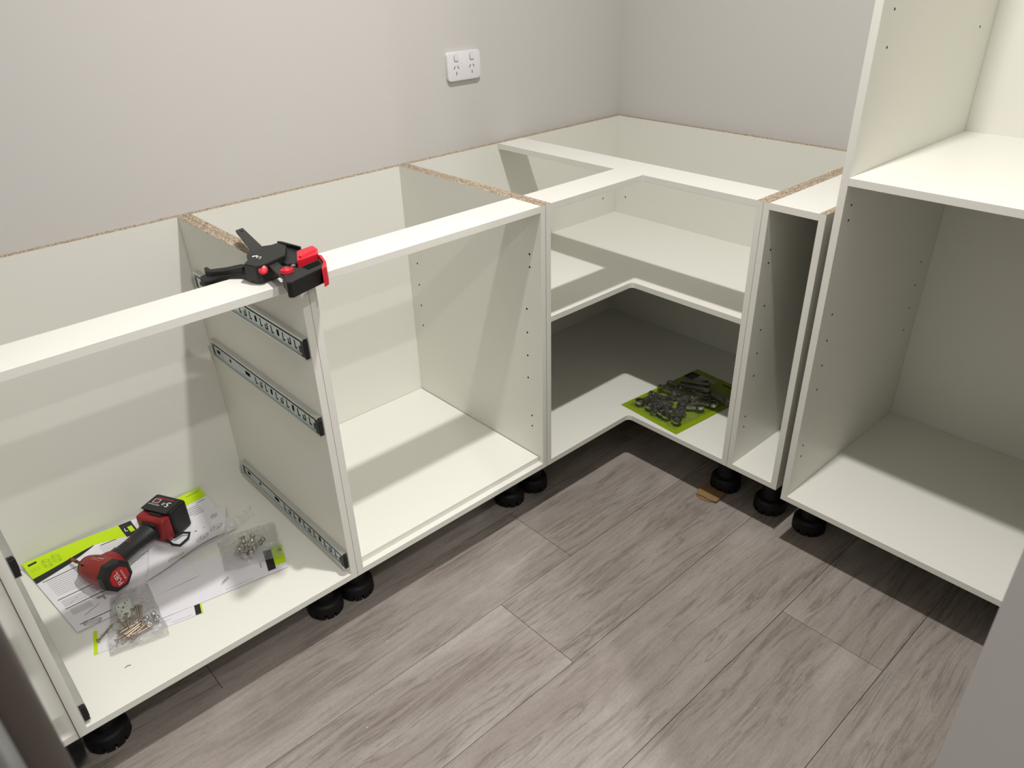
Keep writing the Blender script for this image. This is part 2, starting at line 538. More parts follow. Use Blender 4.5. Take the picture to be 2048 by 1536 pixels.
# drawer base on the left
c1 = thing('drawer_base_cabinet', 'open white base cabinet with black-ended drawer runners, leftmost of the row', 'cabinet', (0.5 * (XA + XB), -0.28, 0))
board('side_panel', c1, XA, XA + t, -D, 0, B, T, '+z')
board('side_panel', c1, XB - t, XB - g, -D, 0, B, T, '+z')
board('back_panel', c1, XA + t, XB - t, -t, -0.0004, B, T, '+z')
board('bottom_panel', c1, XA + t, XB - t, -D, -t, B, B + t)
board('front_rail', c1, XA + t, XB - t, -D, -0.4625, T - t, T)
for zc in (0.2085, 0.5625, 0.7345):
    runner(c1, XB - t, -1, zc)
for zc in (0.1960, 0.5500, 0.7345):
    runner(c1, XA + t, 1, zc, yfront=-0.5545)
for x, y in ((XA + 0.045, -0.45), (XB - 0.0438, -0.45), (XA + 0.045, -0.10), (XB - 0.0438, -0.10)):
    leg(c1, x, y, x)

# second base with the loose shelf lying on its floor
c2 = thing('shelf_base_cabinet', 'open white base cabinet with pin holes between the drawer base and the corner unit', 'cabinet', (0.5 * (XB + XC), -0.28, 0))
board('side_panel', c2, XB + g, XB + t, -D, 0, B, T, '+z')
board('side_panel', c2, XC - t, XC - 0.0014, -D, 0, B, T, '+z')
board('back_panel', c2, XB + t, XC - t, -t, -0.0004, B, T, '+z')
board('bottom_panel', c2, XB + t, XC - t, -D, -t, B, B + t)
board('front_rail', c2, XB + t, XC - t, -D, -0.4625, T - t, T)
zz = [0.4122 + 0.0642 * k for k in range(4)]
holes(c2, [(XC - t, -0.058, z) for z in zz] + [(XC - t, -0.508, z) for z in zz] + [(XC - t, -0.5205, z) for z in (0.748, 0.716, 0.302, 0.270)], (-1, 0, 0))
for x, y in ((XB + 0.0438, -0.45), (XC - 0.045, -0.45), (XB + 0.0438, -0.10), (XC - 0.045, -0.10)):
    leg(c2, x, y, x * 3)
ls = board('loose_shelf', c2, XB + t + 0.003, XC - t - 0.002, -D + 0.0155, -t - 0.001, B + t + 0.0002, B + 2 * t)
# the loose shelf can be lifted out: a thing of its own
ls.parent = None
ls.location = wpos(c2)
tag(ls, 'loose white shelf board lying flat on the floor of the middle base cabinet', 'shelf')

# L-shaped corner cabinet
c3 = thing('corner_base_cabinet', 'white L-shaped corner base cabinet with one shelf and T-shaped top rail', 'cabinet', (-0.35, -0.35, 0))
board('side_panel', c3, XC + 0.0006, XC + t, -D, 0, B, T, '+z')
board('side_panel', c3, -D, 0, -0.9 + g, -0.9 + t, B, T, '+z')
board('back_panel', c3, XC + t, -0.0004, -t, -0.0004, B, T, '+z')
board('back_panel', c3, -t, -0.0004, -0.9 + t, -t, B, T, '+z')
def lshape(sb, ch, x_back=-t, y_back=-t):
    f = -D + sb
    return [(XC + t, y_back), (XC + t, f), (f - ch, f), (f - ch * 0.3, f - ch * 0.3), (f, f - ch), (f, -0.9 + t), (x_back, -0.9 + t), (x_back, y_back)]
poly_board('bottom_panel', c3, lshape(0, 0.012), B, B + t)
poly_board('shelf', c3, lshape(0.0738, 0.010), 0.5423 - t, 0.5423)
rw = 0.0965
poly_board('top_rail', c3, [(XC + t, -D), (-D, -D), (-D, -0.9 + t), (-D + rw, -0.9 + t), (-D + rw, -0.0175), (-D, -0.0175), (-D, -D + 0.0925), (XC + t, -D + 0.0925)], T - t, T)
holes(c3, [(-0.083, -t, 0.603)], (0, -1, 0))
holes(c3, [(-t, -0.061, 0.602)], (-1, 0, 0))
for x, y in ((XC + 0.048, -0.45), (-0.454, -0.845), (XC + 0.048, -0.10), (-0.10, -0.845), (-0.10, -0.10)):
    leg(c3, x, y, x + y)

# narrow cabinet
YN = -1.0479
c4 = thing('narrow_base_cabinet', 'narrow white base cabinet between the corner unit and the tall cabinet', 'cabinet', (-0.28, -0.974, 0))
board('side_panel', c4, -D, 0, -0.9 - t, -0.9 - 0.0006, B, T, '+z')
board('side_panel', c4, -D, 0, YN, YN + t, B, T, '+z')
board('back_panel', c4, -t, -0.0004, YN + t, -0.9 - t, B, T)
board('bottom_panel', c4, -D, -t, YN + t, -0.9 - t, B, B + t)
board('top_panel', c4, -D, -t, YN + t, -0.9 - t, T - t, T)
holes(c4, [(-0.517, -0.9 - t, 0.418 + 0.0642 * k) for k in range(4)] + [(-0.528, -0.9 - t, z) for z in (0.754, 0.722, 0.302, 0.270)], (0, -1, 0))
leg(c4, -0.4526, -0.987, 0.2); leg(c4, -0.10, -0.974)

# tall cabinet
YT, XT = -1.0735, -0.5811
YT2 = YT - 0.6
c5 = thing('tall_cabinet', 'tall white open cabinet with a fixed shelf at the right of the run', 'cabinet', (-0.29, -1.374, 0))
board('side_panel', c5, XT, 0, YT - t, YT, B, 2.22, '+z')
board('side_panel', c5, XT, 0, YT2, YT2 + t, B, 2.22, '+z')
board('back_panel', c5, -0.0075, -0.0004, YT2 + t, YT - t, B, 2.22, '+z')
board('bottom_panel', c5, XT, -0.0075, YT2 + t, YT - t, B, B + t)
board('shelf', c5, XT, -0.0075, YT2 + t, YT - t, 0.9583 - t, 0.9583)
board('top_panel', c5, XT, -0.0075, YT2 + t, YT - t, 2.22 - t, 2.22)
yi = YT - t
holes(c5, [(-0.533, yi, 0.4550 + 0.0642 * k) for k in range(4)] + [(-0.547, yi, z) for z in (0.8964, 0.8646, 0.3039, 0.2720)]
      + [(-0.0728, yi, 0.4520 + 0.0642 * k) for k in range(4)] + [(-0.5315, yi, z) for z in (1.1893, 1.2531, 1.317)] + [(-0.0842, yi, z) for z in (1.19, 1.254)], (0, -1, 0))
for x, y in ((-0.4525, -1.106), (-0.4525, YT2 + 0.045), (-0.10, -1.12), (-0.10, YT2 + 0.045)):
    leg(c5, x, y, y * 2)

# ------------------------------------------------------------------ fridge at the far left
fr = thing('fridge', 'tall steel-sided fridge beside the leftmost cabinet, cut by the left edge', 'fridge', (-2.5, -1.0, 0))
bm = bmesh.new()
XM = -2.1008
R = 0.026; YE = -1.428
pts = [(XM, -0.565), (-2.95, -0.565), (-2.95, YE)]
pts[-1] = (-2.95, YE + R)
pts.append((XM, YE + R))
prism(bm, pts, 0.03, 1.78)
bm_to('body', bm, FRIDGE, fr, wpos(fr))
bm = bmesh.new()
pts = [(XM - 0.0002, YE + R), (-2.95, YE + R), (-2.95, YE)]
for k in range(9):
    a = -math.pi / 2 + k * math.pi / 2 / 8
    pts.append((XM - R + R * math.cos(a), YE + R + R * math.sin(a)))
prism(bm, pts, 0.03, 1.78)
bm_to('rounded_front_edge', bm, plain('dark_reflection_brown', (0.075, 0.060, 0.052), 0.45, 0.4), fr, wpos(fr), smooth=True)  # dark room reflected in the curved steel edge, put into a brown base colour
bm = bmesh.new(); box(bm, -2.93, -2.128, -1.446, YE, 0.04, 1.77)
bm_to('door_gasket', bm, GASKET, fr, wpos(fr))
bm = bmesh.new(); box(bm, -2.95, -2.1155, -1.505, -1.446, 0.04, 1.78); bevel(bm, 0.004, 2)
bm_to('door', bm, FRIDGED, fr, wpos(fr))
for x in (-2.9, -2.16):
    for y in (-0.65, -1.35):
        bm = bmesh.new(); lathe(bm, [(0, 0.02), (0.03, 0.018)], (x, y, 0), (0, 0, 1), 16)
        bm_to('foot', bm, BLACKP, fr, wpos(fr))

# ------------------------------------------------------------------ double power outlet
po = thing('power_outlet', 'white double power outlet with two rocker switches on the back wall', 'outlet', (-0.668, 0, 1.093))
def rrect(cx, cz, w_, h_, r, n=5):
    out = []
    for sx, sz, a0 in ((1, 1, 0), (-1, 1, 90), (-1, -1, 180), (1, -1, 270)):
        for k in range(n + 1):
            a = math.radians(a0 + 90 * k / n)
            out.append((cx + sx * (w_ / 2 - r) + r * math.cos(a), cz + sz * (h_ / 2 - r) + r * math.sin(a)))
    return out
def wall_plate(name, pts, y0, y1, m, parent, b=0.0):
    bm = bmesh.new()
    a = [bm.verts.new((x, y0, z)) for x, z in pts]; c = [bm.verts.new((x, y1, z)) for x, z in pts]
    bm.faces.new(a); fr_ = bm.faces.new(c[::-1])
    n = len(pts)
    for i in range(n): bm.faces.new((a[i], a[(i + 1) % n], c[(i + 1) % n], c[i]))
    if b:
        bmesh.ops.bevel(bm, geom=list(fr_.edges), offset=b, segments=3, affect='EDGES', profile=0.6)
    return bm_to(name, bm, m, parent, wpos(parent), smooth=True)
wall_plate('cover_plate', rrect(-0.6675, 1.0935, 0.1145, 0.0725, 0.009), -0.0004, -0.0105, SWITCH, po, 0.0022)
for cx in (-0.6950, -0.6405):
    rk = wall_plate('rocker_switch', rrect(cx + 0.001, 1.1145, 0.0135, 0.0155, 0.0028), -0.0100, -0.0128, SWITCH, po, 0.0010)
    wall_plate('switch_gap_shade', rrect(cx + 0.0008, 1.1142, 0.0150, 0.0170, 0.0034), -0.0100, -0.01065, plain('switch_shadow_gap', (0.10, 0.095, 0.09), 0.6), po)  # dark plate round the rocker; the gap's shade is put into its colour
    bm = bmesh.new()
    for dx, dz, an in ((-0.0062, 0.0, -30), (0.0062, 0.0, 30), (0.0, -0.0150, 0)):
        ca, sa = math.cos(math.radians(an)), math.sin(math.radians(an))
        c_ = Vector((cx + dx, -0.0105, 1.0905 + dz))
        obox(bm, c_, (ca, 0, sa), (0, 1, 0), (-sa, 0, ca), 0.0009, 0.0003, 0.0042)
    bm_to('socket_slots', bm, DARKHOLE, po, wpos(po))

# ------------------------------------------------------------------ printed sheets in the drawer cabinet
F = B + t
def smooth_noise(x, y, s): return noise.noise(Vector((x * s, y * s, s * 1.7)))
class Sheet:
    def __init__(self, name, label, c, z, zf=None, n=(26, 26), cat='paper sheet'):
        """c: corner points TL TR BR BL (x,y); z base height; zf(u,v) extra height"""
        self.c = [Vector((*p, 0)) for p in c]; self.z = z; self.zf = zf or (lambda u, v: 0.0)
        self.o = None
        bm = bmesh.new(); nu, nv = n
        th = 0.0003
        g_ = [[None] * (nu + 1) for _ in range(nv + 1)]; h_ = [[None] * (nu + 1) for _ in range(nv + 1)]
        for j in range(nv + 1):
            for i in range(nu + 1):
                p = self.at(i / nu, j / nv)
                g_[j][i] = bm.verts.new(p); h_[j][i] = bm.verts.new(p - Vector((0, 0, th)))
        for j in range(nv):
            for i in range(nu):
                bm.faces.new((g_[j][i], g_[j][i + 1], g_[j + 1][i + 1], g_[j + 1][i]))
                bm.faces.new((h_[j][i], h_[j + 1][i], h_[j + 1][i + 1], h_[j][i + 1]))
        for i in range(nu):
            bm.faces.new((g_[0][i], h_[0][i], h_[0][i + 1], g_[0][i + 1])); bm.faces.new((g_[nv][i], g_[nv][i + 1], h_[nv][i + 1], h_[nv][i]))
        for j in range(nv):
            bm.faces.new((g_[j][0], g_[j + 1][0], h_[j + 1][0], h_[j][0])); bm.faces.new((g_[j][nu], h_[j][nu], h_[j + 1][nu], g_[j + 1][nu]))
        cen = (self.c[0] + self.c[1] + self.c[2] + self.c[3]) / 4
        root = bpy.data.objects.new(name, None); C.objects.link(root); root.location = (cen.x, cen.y, F)
        self.o = bm_to('page', bm, PAPER, root, root.location, smooth=True)
        tag(root, label, cat); self.root = root
    def at(self, u, v, dz=0.0):
        c = self.c
        p = (c[0] * (1 - u) + c[1] * u) * (1 - v) + (c[3] * (1 - u) + c[2] * u) * v
        return Vector((p.x, p.y, self.z + dz + self.zf(u, v)))
    def quads(self, name, rects, m, dz=0.0003, lab=None, div=10):
        """rects: (u0,v0,u1,v1) or list of 4 uv points"""
        bm = bmesh.new()
        for r in rects:
            if len(r) == 4 and not isinstance(r[0], tuple):
                u0, v0, u1, v1 = r; q = [(u0, v0), (u1, v0), (u1, v1), (u0, v1)]
            else: q = r
            du = max(1, int(max(abs(q[1][0] - q[0][0]), abs(q[2][0] - q[3][0])) * 26 + 0.99)); dv = max(1, int(max(abs(q[3][1] - q[0][1]), abs(q[2][1] - q[1][1])) * 26 + 0.99))
            gr = []
            for j in range(dv + 1):
                row = []
                for i in range(du + 1):
                    a, b = i / du, j / dv
                    uu = (q[0][0] * (1 - a) + q[1][0] * a) * (1 - b) + (q[3][0] * (1 - a) + q[2][0] * a) * b
                    vv = (q[0][1] * (1 - a) + q[1][1] * a) * (1 - b) + (q[3][1] * (1 - a) + q[2][1] * a) * b
                    row.append(bm.verts.new(self.at(uu, vv, dz)))
                gr.append(row)
            for j in range(dv):
                for i in range(du): bm.faces.new((gr[j][i], gr[j][i + 1], gr[j + 1][i + 1], gr[j + 1][i]))
        o = bm_to(name, bm, m, self.root, self.root.location)
        if lab: o['label'] = lab
        if len(rects) > 3 or name in ('callouts', 'picture_boxes', 'printed_lines', 'label_lines'): o['kind'] = 'stuff'
        return o
    def lines(self, name, segs, m, w_=0.004, dz=0.0003):
        return self.quads(name, [self._seg(a, b, w_) for a, b in segs], m, dz)
    def _seg(self, a, b, w_):
        dx, dy = b[0] - a[0], b[1] - a[1]; l = math.hypot(dx, dy) or 1
        nx, ny = -dy / l * w_ / 2, dx / l * w_ / 2
        return [(a[0] - nx, a[1] - ny), (b[0] - nx, b[1] - ny), (b[0] + nx, b[1] + ny), (a[0] + nx, a[1] + ny)]

def iso_box(cx, cy, sx, sy, sz, a=0.5):
    """edge segments of a small isometric cabinet drawing in uv space"""
    P = lambda x, y, z: (cx + x * sx + y * sy * a, cy - y * sy * 0.5 + z * sz + x * sx * 0.35)
    e = []
    for z in (0, 1):
        q = [P(0, 0, z), P(1, 0, z), P(1, 1, z), P(0, 1, z)]
        e += [(q[i], q[(i + 1) % 4]) for i in range(4)]
    e += [(P(x, y, 0), P(x, y, 1)) for x, y in ((0, 0), (1, 0), (1, 1), (0, 1))]
    return e

def wall_text(s, size, extrude=0.0):
    cu = bpy.data.curves.new('txt', 'FONT'); cu.body = s; cu.size = size; cu.align_x = 'CENTER'; cu.align_y = 'CENTER'; cu.extrude = extrude
    o = bpy.data.objects.new('txt', cu); C.objects.link(o)
    dg = bpy.context.evaluated_depsgraph_get()
    me = bpy.data.meshes.new_from_object(o.evaluated_get(dg))
    bpy.data.objects.remove(o); bpy.data.curves.remove(cu)
    return me
def text_on(name, s, size, origin, xd, yd, m, parent):
    me = wall_text(s, size)
    X = Vector(xd).normalized(); Z = X.cross(Vector(yd)).normalized(); Y = Z.cross(X)
    R_ = Matrix((X, Y, Z)).transposed().to_4x4(); R_.translation = Vector(origin) - wpos(parent)
    me.transform(R_)
    me.materials.clear(); me.materials.append(m)
    o = bpy.data.objects.new(name, me); C.objects.link(o); o.parent = parent
    return o
def sheet_text(sh, name, s, size, u, v, m, ang=0.0):
    p = sh.at(u, v, 0.0006); xd = sh.at(min(u + 0.02, 1), v) - sh.at(max(u - 0.02, 0), v); yd = sh.at(u, max(v - 0.02, 0)) - sh.at(u, min(v + 0.02, 1))
    if ang:
        c_, s_ = math.cos(ang), math.sin(ang); xn, yn = xd.normalized(), yd.normalized()
        xd, yd = xn * c_ + yn * s_, yn * c_ - xn * s_
    return text_on(name, s, size, p, xd, yd, m, sh.root)

# E: lowest booklet, only its front strip shows
shE = Sheet('instruction_booklet', 'thin booklet with lime and black corner tag, under the white sheets near the cabinet front', [(-1.965, -0.20), (-1.765, -0.27), (-1.8115, -0.4380), (-2.0200, -0.3950)], F + 0.0012, cat='booklet')
shE.quads('lime_strip', [(0.0, 0.66, 0.035, 1.0)], LIME)
shE.quads('lime_strip', [(0.985, 0.80, 1.0, 1.0)], LIME)
shE.quads('black_tag', [(0.93, 0.80, 0.985, 1.0)], INK)
shE.lines('printed_lines', [((0.06, 0.75), (0.55, 0.75)), ((0.70, 0.965), (0.9, 0.965)), ((0.62, 0.90), (0.70, 0.90))], GREYINK, 0.004)
# D: bottom long white sheet with lime end label
shD = Sheet('instruction_sheet', 'long white instruction sheet with lime end tag lying nearest the runner', [(-1.930, -0.20), (-1.5790, -0.3470), (-1.6120, -0.4400), (-1.9560, -0.3820)], F + 0.0024,
            lambda u, v: 0.002 * math.sin(3 * u + 2) * (1 - v) + 0.0015 * smooth_noise(u, v, 3))
shD.quads('lime_tag', [[(0.925, 0.12), (0.995, 0.12), (0.995, 0.80), (0.925, 0.80)]], LIME)
shD.quads('black_tag', [[(0.875, 0.20), (0.925, 0.20), (0.925, 0.90), (0.875, 0.90)], [(0.955, 0.25), (0.985, 0.25), (0.985, 0.42), (0.955, 0.42)]], INK)
shD.lines('printed_lines', [((0.84, 0.55), (0.84, 0.72)), ((0.78, 0.93), (0.60, 0.93))], GREYINK, 0.006)
# A: big page with the wavy lime header
def zA(u, v): return 0.014 * max(0, 1 - v / 0.16) ** 2 + 0.002 * math.sin(5 * u) * (1 - v) + 0.0012 * smooth_noise(u, v, 4)
shA = Sheet('instruction_sheet', 'printed instruction page with wavy lime and black header, left of the impact driver', [(-2.0570, -0.0180), (-1.7950, -0.0350), (-1.7700, -0.3250), (-2.0260, -0.3100)], F + 0.0040, zA)
shA.quads('lime_header', [[(0.0, 0.0), (0.28, 0.0), (0.28, 0.135), (0.0, 0.185)], [(0.28, 0.0), (0.52, 0.0), (0.52, 0.085), (0.28, 0.135)], [(0.52, 0.0), (0.80, 0.0), (0.80, 0.125), (0.52, 0.085)]], LIME)
shA.quads('black_band', [[(0.0, 0.185), (0.28, 0.135), (0.28, 0.195), (0.0, 0.262)], [(0.28, 0.135), (0.40, 0.108), (0.40, 0.150), (0.28, 0.195)], [(0.40, 0.108), (0.54, 0.086), (0.54, 0.092), (0.40, 0.150)]], INK)
shA.quads('black_tag', [(0.80, 0.0, 0.91, 0.14)], INK)
shA.lines('header_drawing', [((0.03, 0.035), (0.10, 0.030))], INK, 0.016, 0.0006)
shA.lines('header_lines', iso_box(0.13, 0.05, 0.045, 0.03, 0.06) + iso_box(0.21, 0.045, 0.045, 0.03, 0.05) + [((0.02, 0.08), (0.10, 0.075)), ((0.02, 0.10), (0.10, 0.095))], plain('dark_lime_print', (0.22, 0.34, 0.004), 0.6), 0.003, 0.0006)
sheet_text(shA, 'tag_lettering', 'L', 0.016, 0.832, 0.06, WHITEINK)
shA.quads('tag_window', [(0.853, 0.04, 0.893, 0.10)], LIME, 0.0006)
seg = []
for k in range(9):
    y0 = 0.30 + 0.026 * k
    seg.append(((0.06, y0), (0.88 - 0.05 * (k % 3), y0 - 0.012)))
for k in range(7):
    y0 = 0.135 + 0.024 * k
    seg.append(((0.56, y0), (0.93 - 0.06 * (k % 2), y0 - 0.004)))
shA.lines('text_lines', seg, GREYINK, 0.0045)
shA.lines('headings', [((0.04, 0.275), (0.42, 0.262)), ((0.04, 0.565), (0.36, 0.555)), ((0.04, 0.700), (0.38, 0.69)), ((0.05, 0.935), (0.30, 0.93)), ((0.58, 0.118), (0.72, 0.114))], INK, 0.008)
shA.quads('picture_boxes', [(0.05, 0.59, 0.23, 0.675), (0.28, 0.575, 0.45, 0.66), (0.06, 0.72, 0.22, 0.80)], LGREY)
shA.lines('drawings', [((0.09, 0.66), (0.20, 0.61)), ((0.31, 0.64), (0.40, 0.60)), ((0.12, 0.86), (0.26, 0.80)), ((0.34, 0.86), (0.44, 0.80))] + iso_box(0.07, 0.98 - 0.03, 0.1, 0.05, 0.02), GREYINK, 0.006)
shA.quads('tool_icons', [(0.27, 0.725, 0.33, 0.75), (0.31, 0.75, 0.325, 0.785), (0.41, 0.705, 0.46, 0.725), (0.44, 0.725, 0.455, 0.75)], GREYINK)
# B: second printed page behind the tool
shB = Sheet('instruction_sheet', 'printed page with lime corner label, partly under the impact driver battery', [(-1.7900, -0.0260), (-1.6380, -0.0185), (-1.6350, -0.2300), (-1.7900, -0.2400)], F + 0.0052,
            lambda u, v: 0.008 * max(0, 1 - v / 0.2) ** 2 + 0.001 * smooth_noise(u, v, 4))
shB.quads('lime_label', [(0.60, 0.0, 1.0, 0.17)], LIME)
shB.lines('label_lines', [((0.72, 0.045), (0.95, 0.04)), ((0.66, 0.185), (0.66, 0.19))], plain('dark_lime_print_b', (0.22, 0.34, 0.004), 0.6), 0.012, 0.0006)
shB.lines('text_lines', [((0.80, 0.215), (0.95, 0.212))] + [((0.45, 0.26 + 0.04 * k), (0.80, 0.26 + 0.04 * k)) for k in range(5)], GREYINK, 0.012)
shB.quads('picture_box', [(0.05, 0.03, 0.45, 0.14)], LGREY)
# C: plain sheet with assembly drawings, front edge curling up
def zC(u, v): return 0.019 * (max(0, v - 0.55) / 0.45) ** 2 * (0.55 + 0.45 * math.sin(2.4 * u + 0.4)) + 0.003 * math.sin(7 * u + 3 * v) * v + 0.0012 * smooth_noise(u, v, 4)
shC = Sheet('assembly_drawing_sheet', 'white sheet of line drawings curling up at its front, right of the impact driver', [(-1.7950, -0.0900), (-1.6190, -0.1300), (-1.6700, -0.2420), (-1.8700, -0.2800)], F + 0.0066, zC)
shC.lines('drawings', iso_box(0.80, 0.55, 0.10, 0.09, 0.10) + iso_box(0.62, 0.66, 0.10, 0.09, 0.10) + iso_box(0.26, 0.78, 0.16, 0.06, 0.05) + iso_box(0.80, 0.16, 0.05, 0.05, 0.08), GREYINK, 0.007)
shC.lines('callouts', [((0.60, 0.30), (0.605, 0.30)), ((0.70, 0.42), (0.712, 0.42)), ((0.58, 0.40), (0.61, 0.41))], INK, 0.018)
shC.quads('lime_icon', [(0.34, 0.80, 0.37, 0.84)], LIME)

# ------------------------------------------------------------------ impact driver
im = thing('impact_driver', 'red and black cordless impact driver lying on the printed sheets', 'power tool', (-1.86, -0.17, F))
O = wpos(im)
nose = Vector((-1.9530, -0.1550, 0.2035)); capc = Vector((-1.9140, -0.2640, 0.2200))
A = (capc - nose).normalized(); Lh = (capc - nose).length
hd = (Vector((-1.780, -0.135, 0.207)) - Vector((-1.930, -0.2150, 0.212)));  H = hd.normalized()
bm = bmesh.new()
lathe(bm, [(0.004, 0.019), (0.010, 0.024), (0.020, 0.0285), (0.034, 0.0315), (0.060, 0.0335), (Lh - 0.020, 0.0335)], nose, A, 40)
bm_to('motor_housing', bm, RED, im, O, smooth=True)
bm = bmesh.new()
lathe(bm, [(-0.012, 0.0), (-0.012, 0.0075), (-0.004, 0.0085), (-0.003, 0.0135), (0.004, 0.0185), (0.0085, 0.0245), (0.012, 0.0262)], nose, A, 32)
bm_to('chuck_collar', bm, plain('grey_black_collar', (0.03, 0.035, 0.03), 0.4), im, O, smooth=True)
bm = bmesh.new()
tipv = Vector((-1.9705, -0.0800, 0.1860))
d = (nose - tipv)
tube(bm, [tipv, tipv + d * 0.10, tipv + d * 0.14, tipv + d * 0.5, tipv + d * 0.55, nose], [0.0022, 0.0034, 0.0032, 0.0030, 0.0038, 0.0042], 6)
bm_to('driver_bit', bm, plain('black_bit_steel', (0.03, 0.025, 0.025), 0.35, 0.6), im, O, smooth=True)
bm = bmesh.new()
tube(bm, [tipv + d * 0.16, tipv + d * 0.44], 0.0040, 10)
bm_to('bit_sleeve', bm, plain('red_brown_sleeve', (0.22, 0.03, 0.03), 0.4), im, O, smooth=True)
# end cap (eight-sided) with red disc and lettering
bm = bmesh.new()
lathe(bm, [(Lh - 0.024, 0.0338), (Lh - 0.021, 0.0360), (Lh - 0.003, 0.0355), (Lh + 0.004, 0.0300)], nose, A, 8, xdir=(0.38, 0.1, 0.9))
bm_to('end_cap', bm, BLACKP, im, O)
bm = bmesh.new()
lathe(bm, [(Lh + 0.0036, 0.0235), (Lh + 0.0056, 0.0225)], nose, A, 8, xdir=(0.38, 0.1, 0.9))
bm_to('cap_disc', bm, plain('red_cap', (0.48, 0.008, 0.012), 0.35), im, O)
ux = Vector((-0.15, 0.10, 1.0)); ux = (ux - A * ux.dot(A)).normalized()   # reading direction runs up the cap
uy = A.cross(ux)
pc = nose + A * (Lh + 0.0060)
text_on('cap_lettering', 'FUEL', 0.0155, pc + uy * 0.0045, ux, uy, WHITEINK, im)
text_on('cap_small_lettering', 'BRUSHLESS', 0.0052, pc - uy * 0.0085, ux, uy, WHITEINK, im)
# grip
bm = bmesh.new()
h0 = Vector((-1.9300, -0.2080, 0.2115))
lathe(bm, [(0.020, 0.026), (0.036, 0.0235), (0.055, 0.0200), (0.085, 0.0192), (0.115, 0.0205), (0.140, 0.0240), (0.152, 0.0290), (0.158, 0.0330)], h0, H, 28, sx=1.12, sy=0.88, xdir=(0.3, -0.95, 0))
bm_to('grip', bm, BLACKP, im, O, smooth=True)
bm = bmesh.new()
lathe(bm, [(0.004, 0.030), (0.022, 0.0285), (0.036, 0.0245), (0.040, 0.0205)], h0, H, 28, sx=1.15, sy=0.92, xdir=(0.3, -0.95, 0))
bm_to('neck_shell', bm, RED, im, O, smooth=True)
V = H.cross(Vector((0, 0, 1))).normalized(); W = Vector((0, 0, 1))
W = V.cross(H).normalized()
if W.z < 0: W = -W
bm = bmesh.new()
pg = h0 + H * 0.082 + W * 0.0165
lathe(bm, [(0, 0.0038), (0.0012, 0.0038), (0.0012, 0.0)], pg, W, 14)
bm_to('grip_screw_ring', bm, plain('rust_red', (0.25, 0.03, 0.02), 0.5), im, O)
bm = bmesh.new(); lathe(bm, [(0.0012, 0.0018), (0.0016, 0.0018)], pg, W, 10)
bm_to('grip_screw', bm, DARKHOLE, im, O)
# trigger on the hidden front side of the grip
bm = bmesh.new(); obox(bm, h0 + H * 0.05 - A * 0.024, H, A, W, 0.013, 0.008, 0.008); bevel(bm, 0.003, 2)
bm_to('trigger', bm, RED, im, O)
# foot and battery
HU = Vector((0.885, 0.465, 0)).normalized(); HV = Vector((HU.y, -HU.x, 0)); HW = Vector((0, 0, 1))
bc = Vector((-1.7565, -0.1190, 0.0))
bm = bmesh.new()
fz0, fz1 = F + 0.010, F + 0.080
def bx(u0, u1, v0, v1, z0, z1, bw, seg=2, mi=0):
    c_ = bc + HU * (u0 + u1) / 2 + HV * (v0 + v1) / 2; c_.z = (z0 + z1) / 2
    b3 = bmesh.new(); obox(b3, c_, HU, HV, HW, (u1 - u0) / 2, (v1 - v0) / 2, (z1 - z0) / 2)
    if bw: bevel(b3, bw, seg)
    return b3
b3 = bx(-0.052, -0.022, -0.039, 0.041, fz0, fz1 - 0.004, 0.009, 3)
bm_to('battery_foot', b3, RED, im, O, smooth=True)
b3 = bx(-0.058, -0.046, -0.020, 0.024, fz0 + 0.014, fz1 - 0.014, 0.005, 2)
bm_to('foot_collar', b3, BLACKP, im, O)
b3 = bx(-0.024, 0.030, -0.041, 0.043, F + 0.008, F + 0.083, 0.007, 2)
bt = bm_to('battery', b3, BLACKP, im, O)
b3 = bx(-0.031, 0.024, -0.036, 0.038, F + 0.082, F + 0.0855, 0.0015, 1)
bm_to('battery_top_plate', b3, plain('battery_label_black', (0.006, 0.006, 0.007), 0.4), im, O)
b3 = bx(-0.037, -0.024, -0.010, 0.026, F + 0.070, F + 0.081, 0.003, 2)
bm_to('release_latch', b3, BLACKP, im, O)
for k in range(3):
    b3 = bx(0.029, 0.0325, -0.034 + 0.026 * k, -0.018 + 0.026 * k, F + 0.015, F + 0.075, 0.0015, 1)
    bm_to('battery_rib', b3, BLACKP, im, O)
zt = F + 0.0857
def bp_(u, v): 
    q = bc + HU * u + HV * v; return Vector((q.x, q.y, zt))
text_on('battery_lettering', '5', 0.024, bp_(-0.001, 0.019), -HV, -HU, WHITEINK, im)
text_on('battery_lettering', '.0', 0.013, bp_(-0.002, 0.008), -HV, -HU, WHITEINK, im)
text_on('battery_badge_lettering', 'XC', 0.009, bp_(0.002, -0.0160), -HV, -HU, REDC, im)
text_on('battery_small_lettering', 'REDLITHIUM', 0.0055, bp_(-0.010, -0.014), -HV, -HU, WHITEINK, im)
b3 = bmesh.new()
for (u0, u1, v0, v1) in ((0.0085, 0.0095, -0.024, -0.009), (-0.0045, -0.0035, -0.024, -0.009), (-0.0045, 0.0095, -0.025, -0.024), (-0.0045, 0.0095, -0.009, -0.008)):
    a_ = bc + HU * (u0 + u1) / 2 + HV * (v0 + v1) / 2; a_.z = zt
    obox(b3, a_, HU, HV, HW, (u1 - u0) / 2, (v1 - v0) / 2, 0.0002)
bm_to('battery_badge', b3, WHITEINK, im, O)
b3 = bmesh.new(); a_ = bc + HU * 0.0135; a_.z = zt
obox(b3, a_, HU, HV, HW, 0.0010, 0.024, 0.0002)
bm_to('battery_stripe', b3, REDC, im, O)
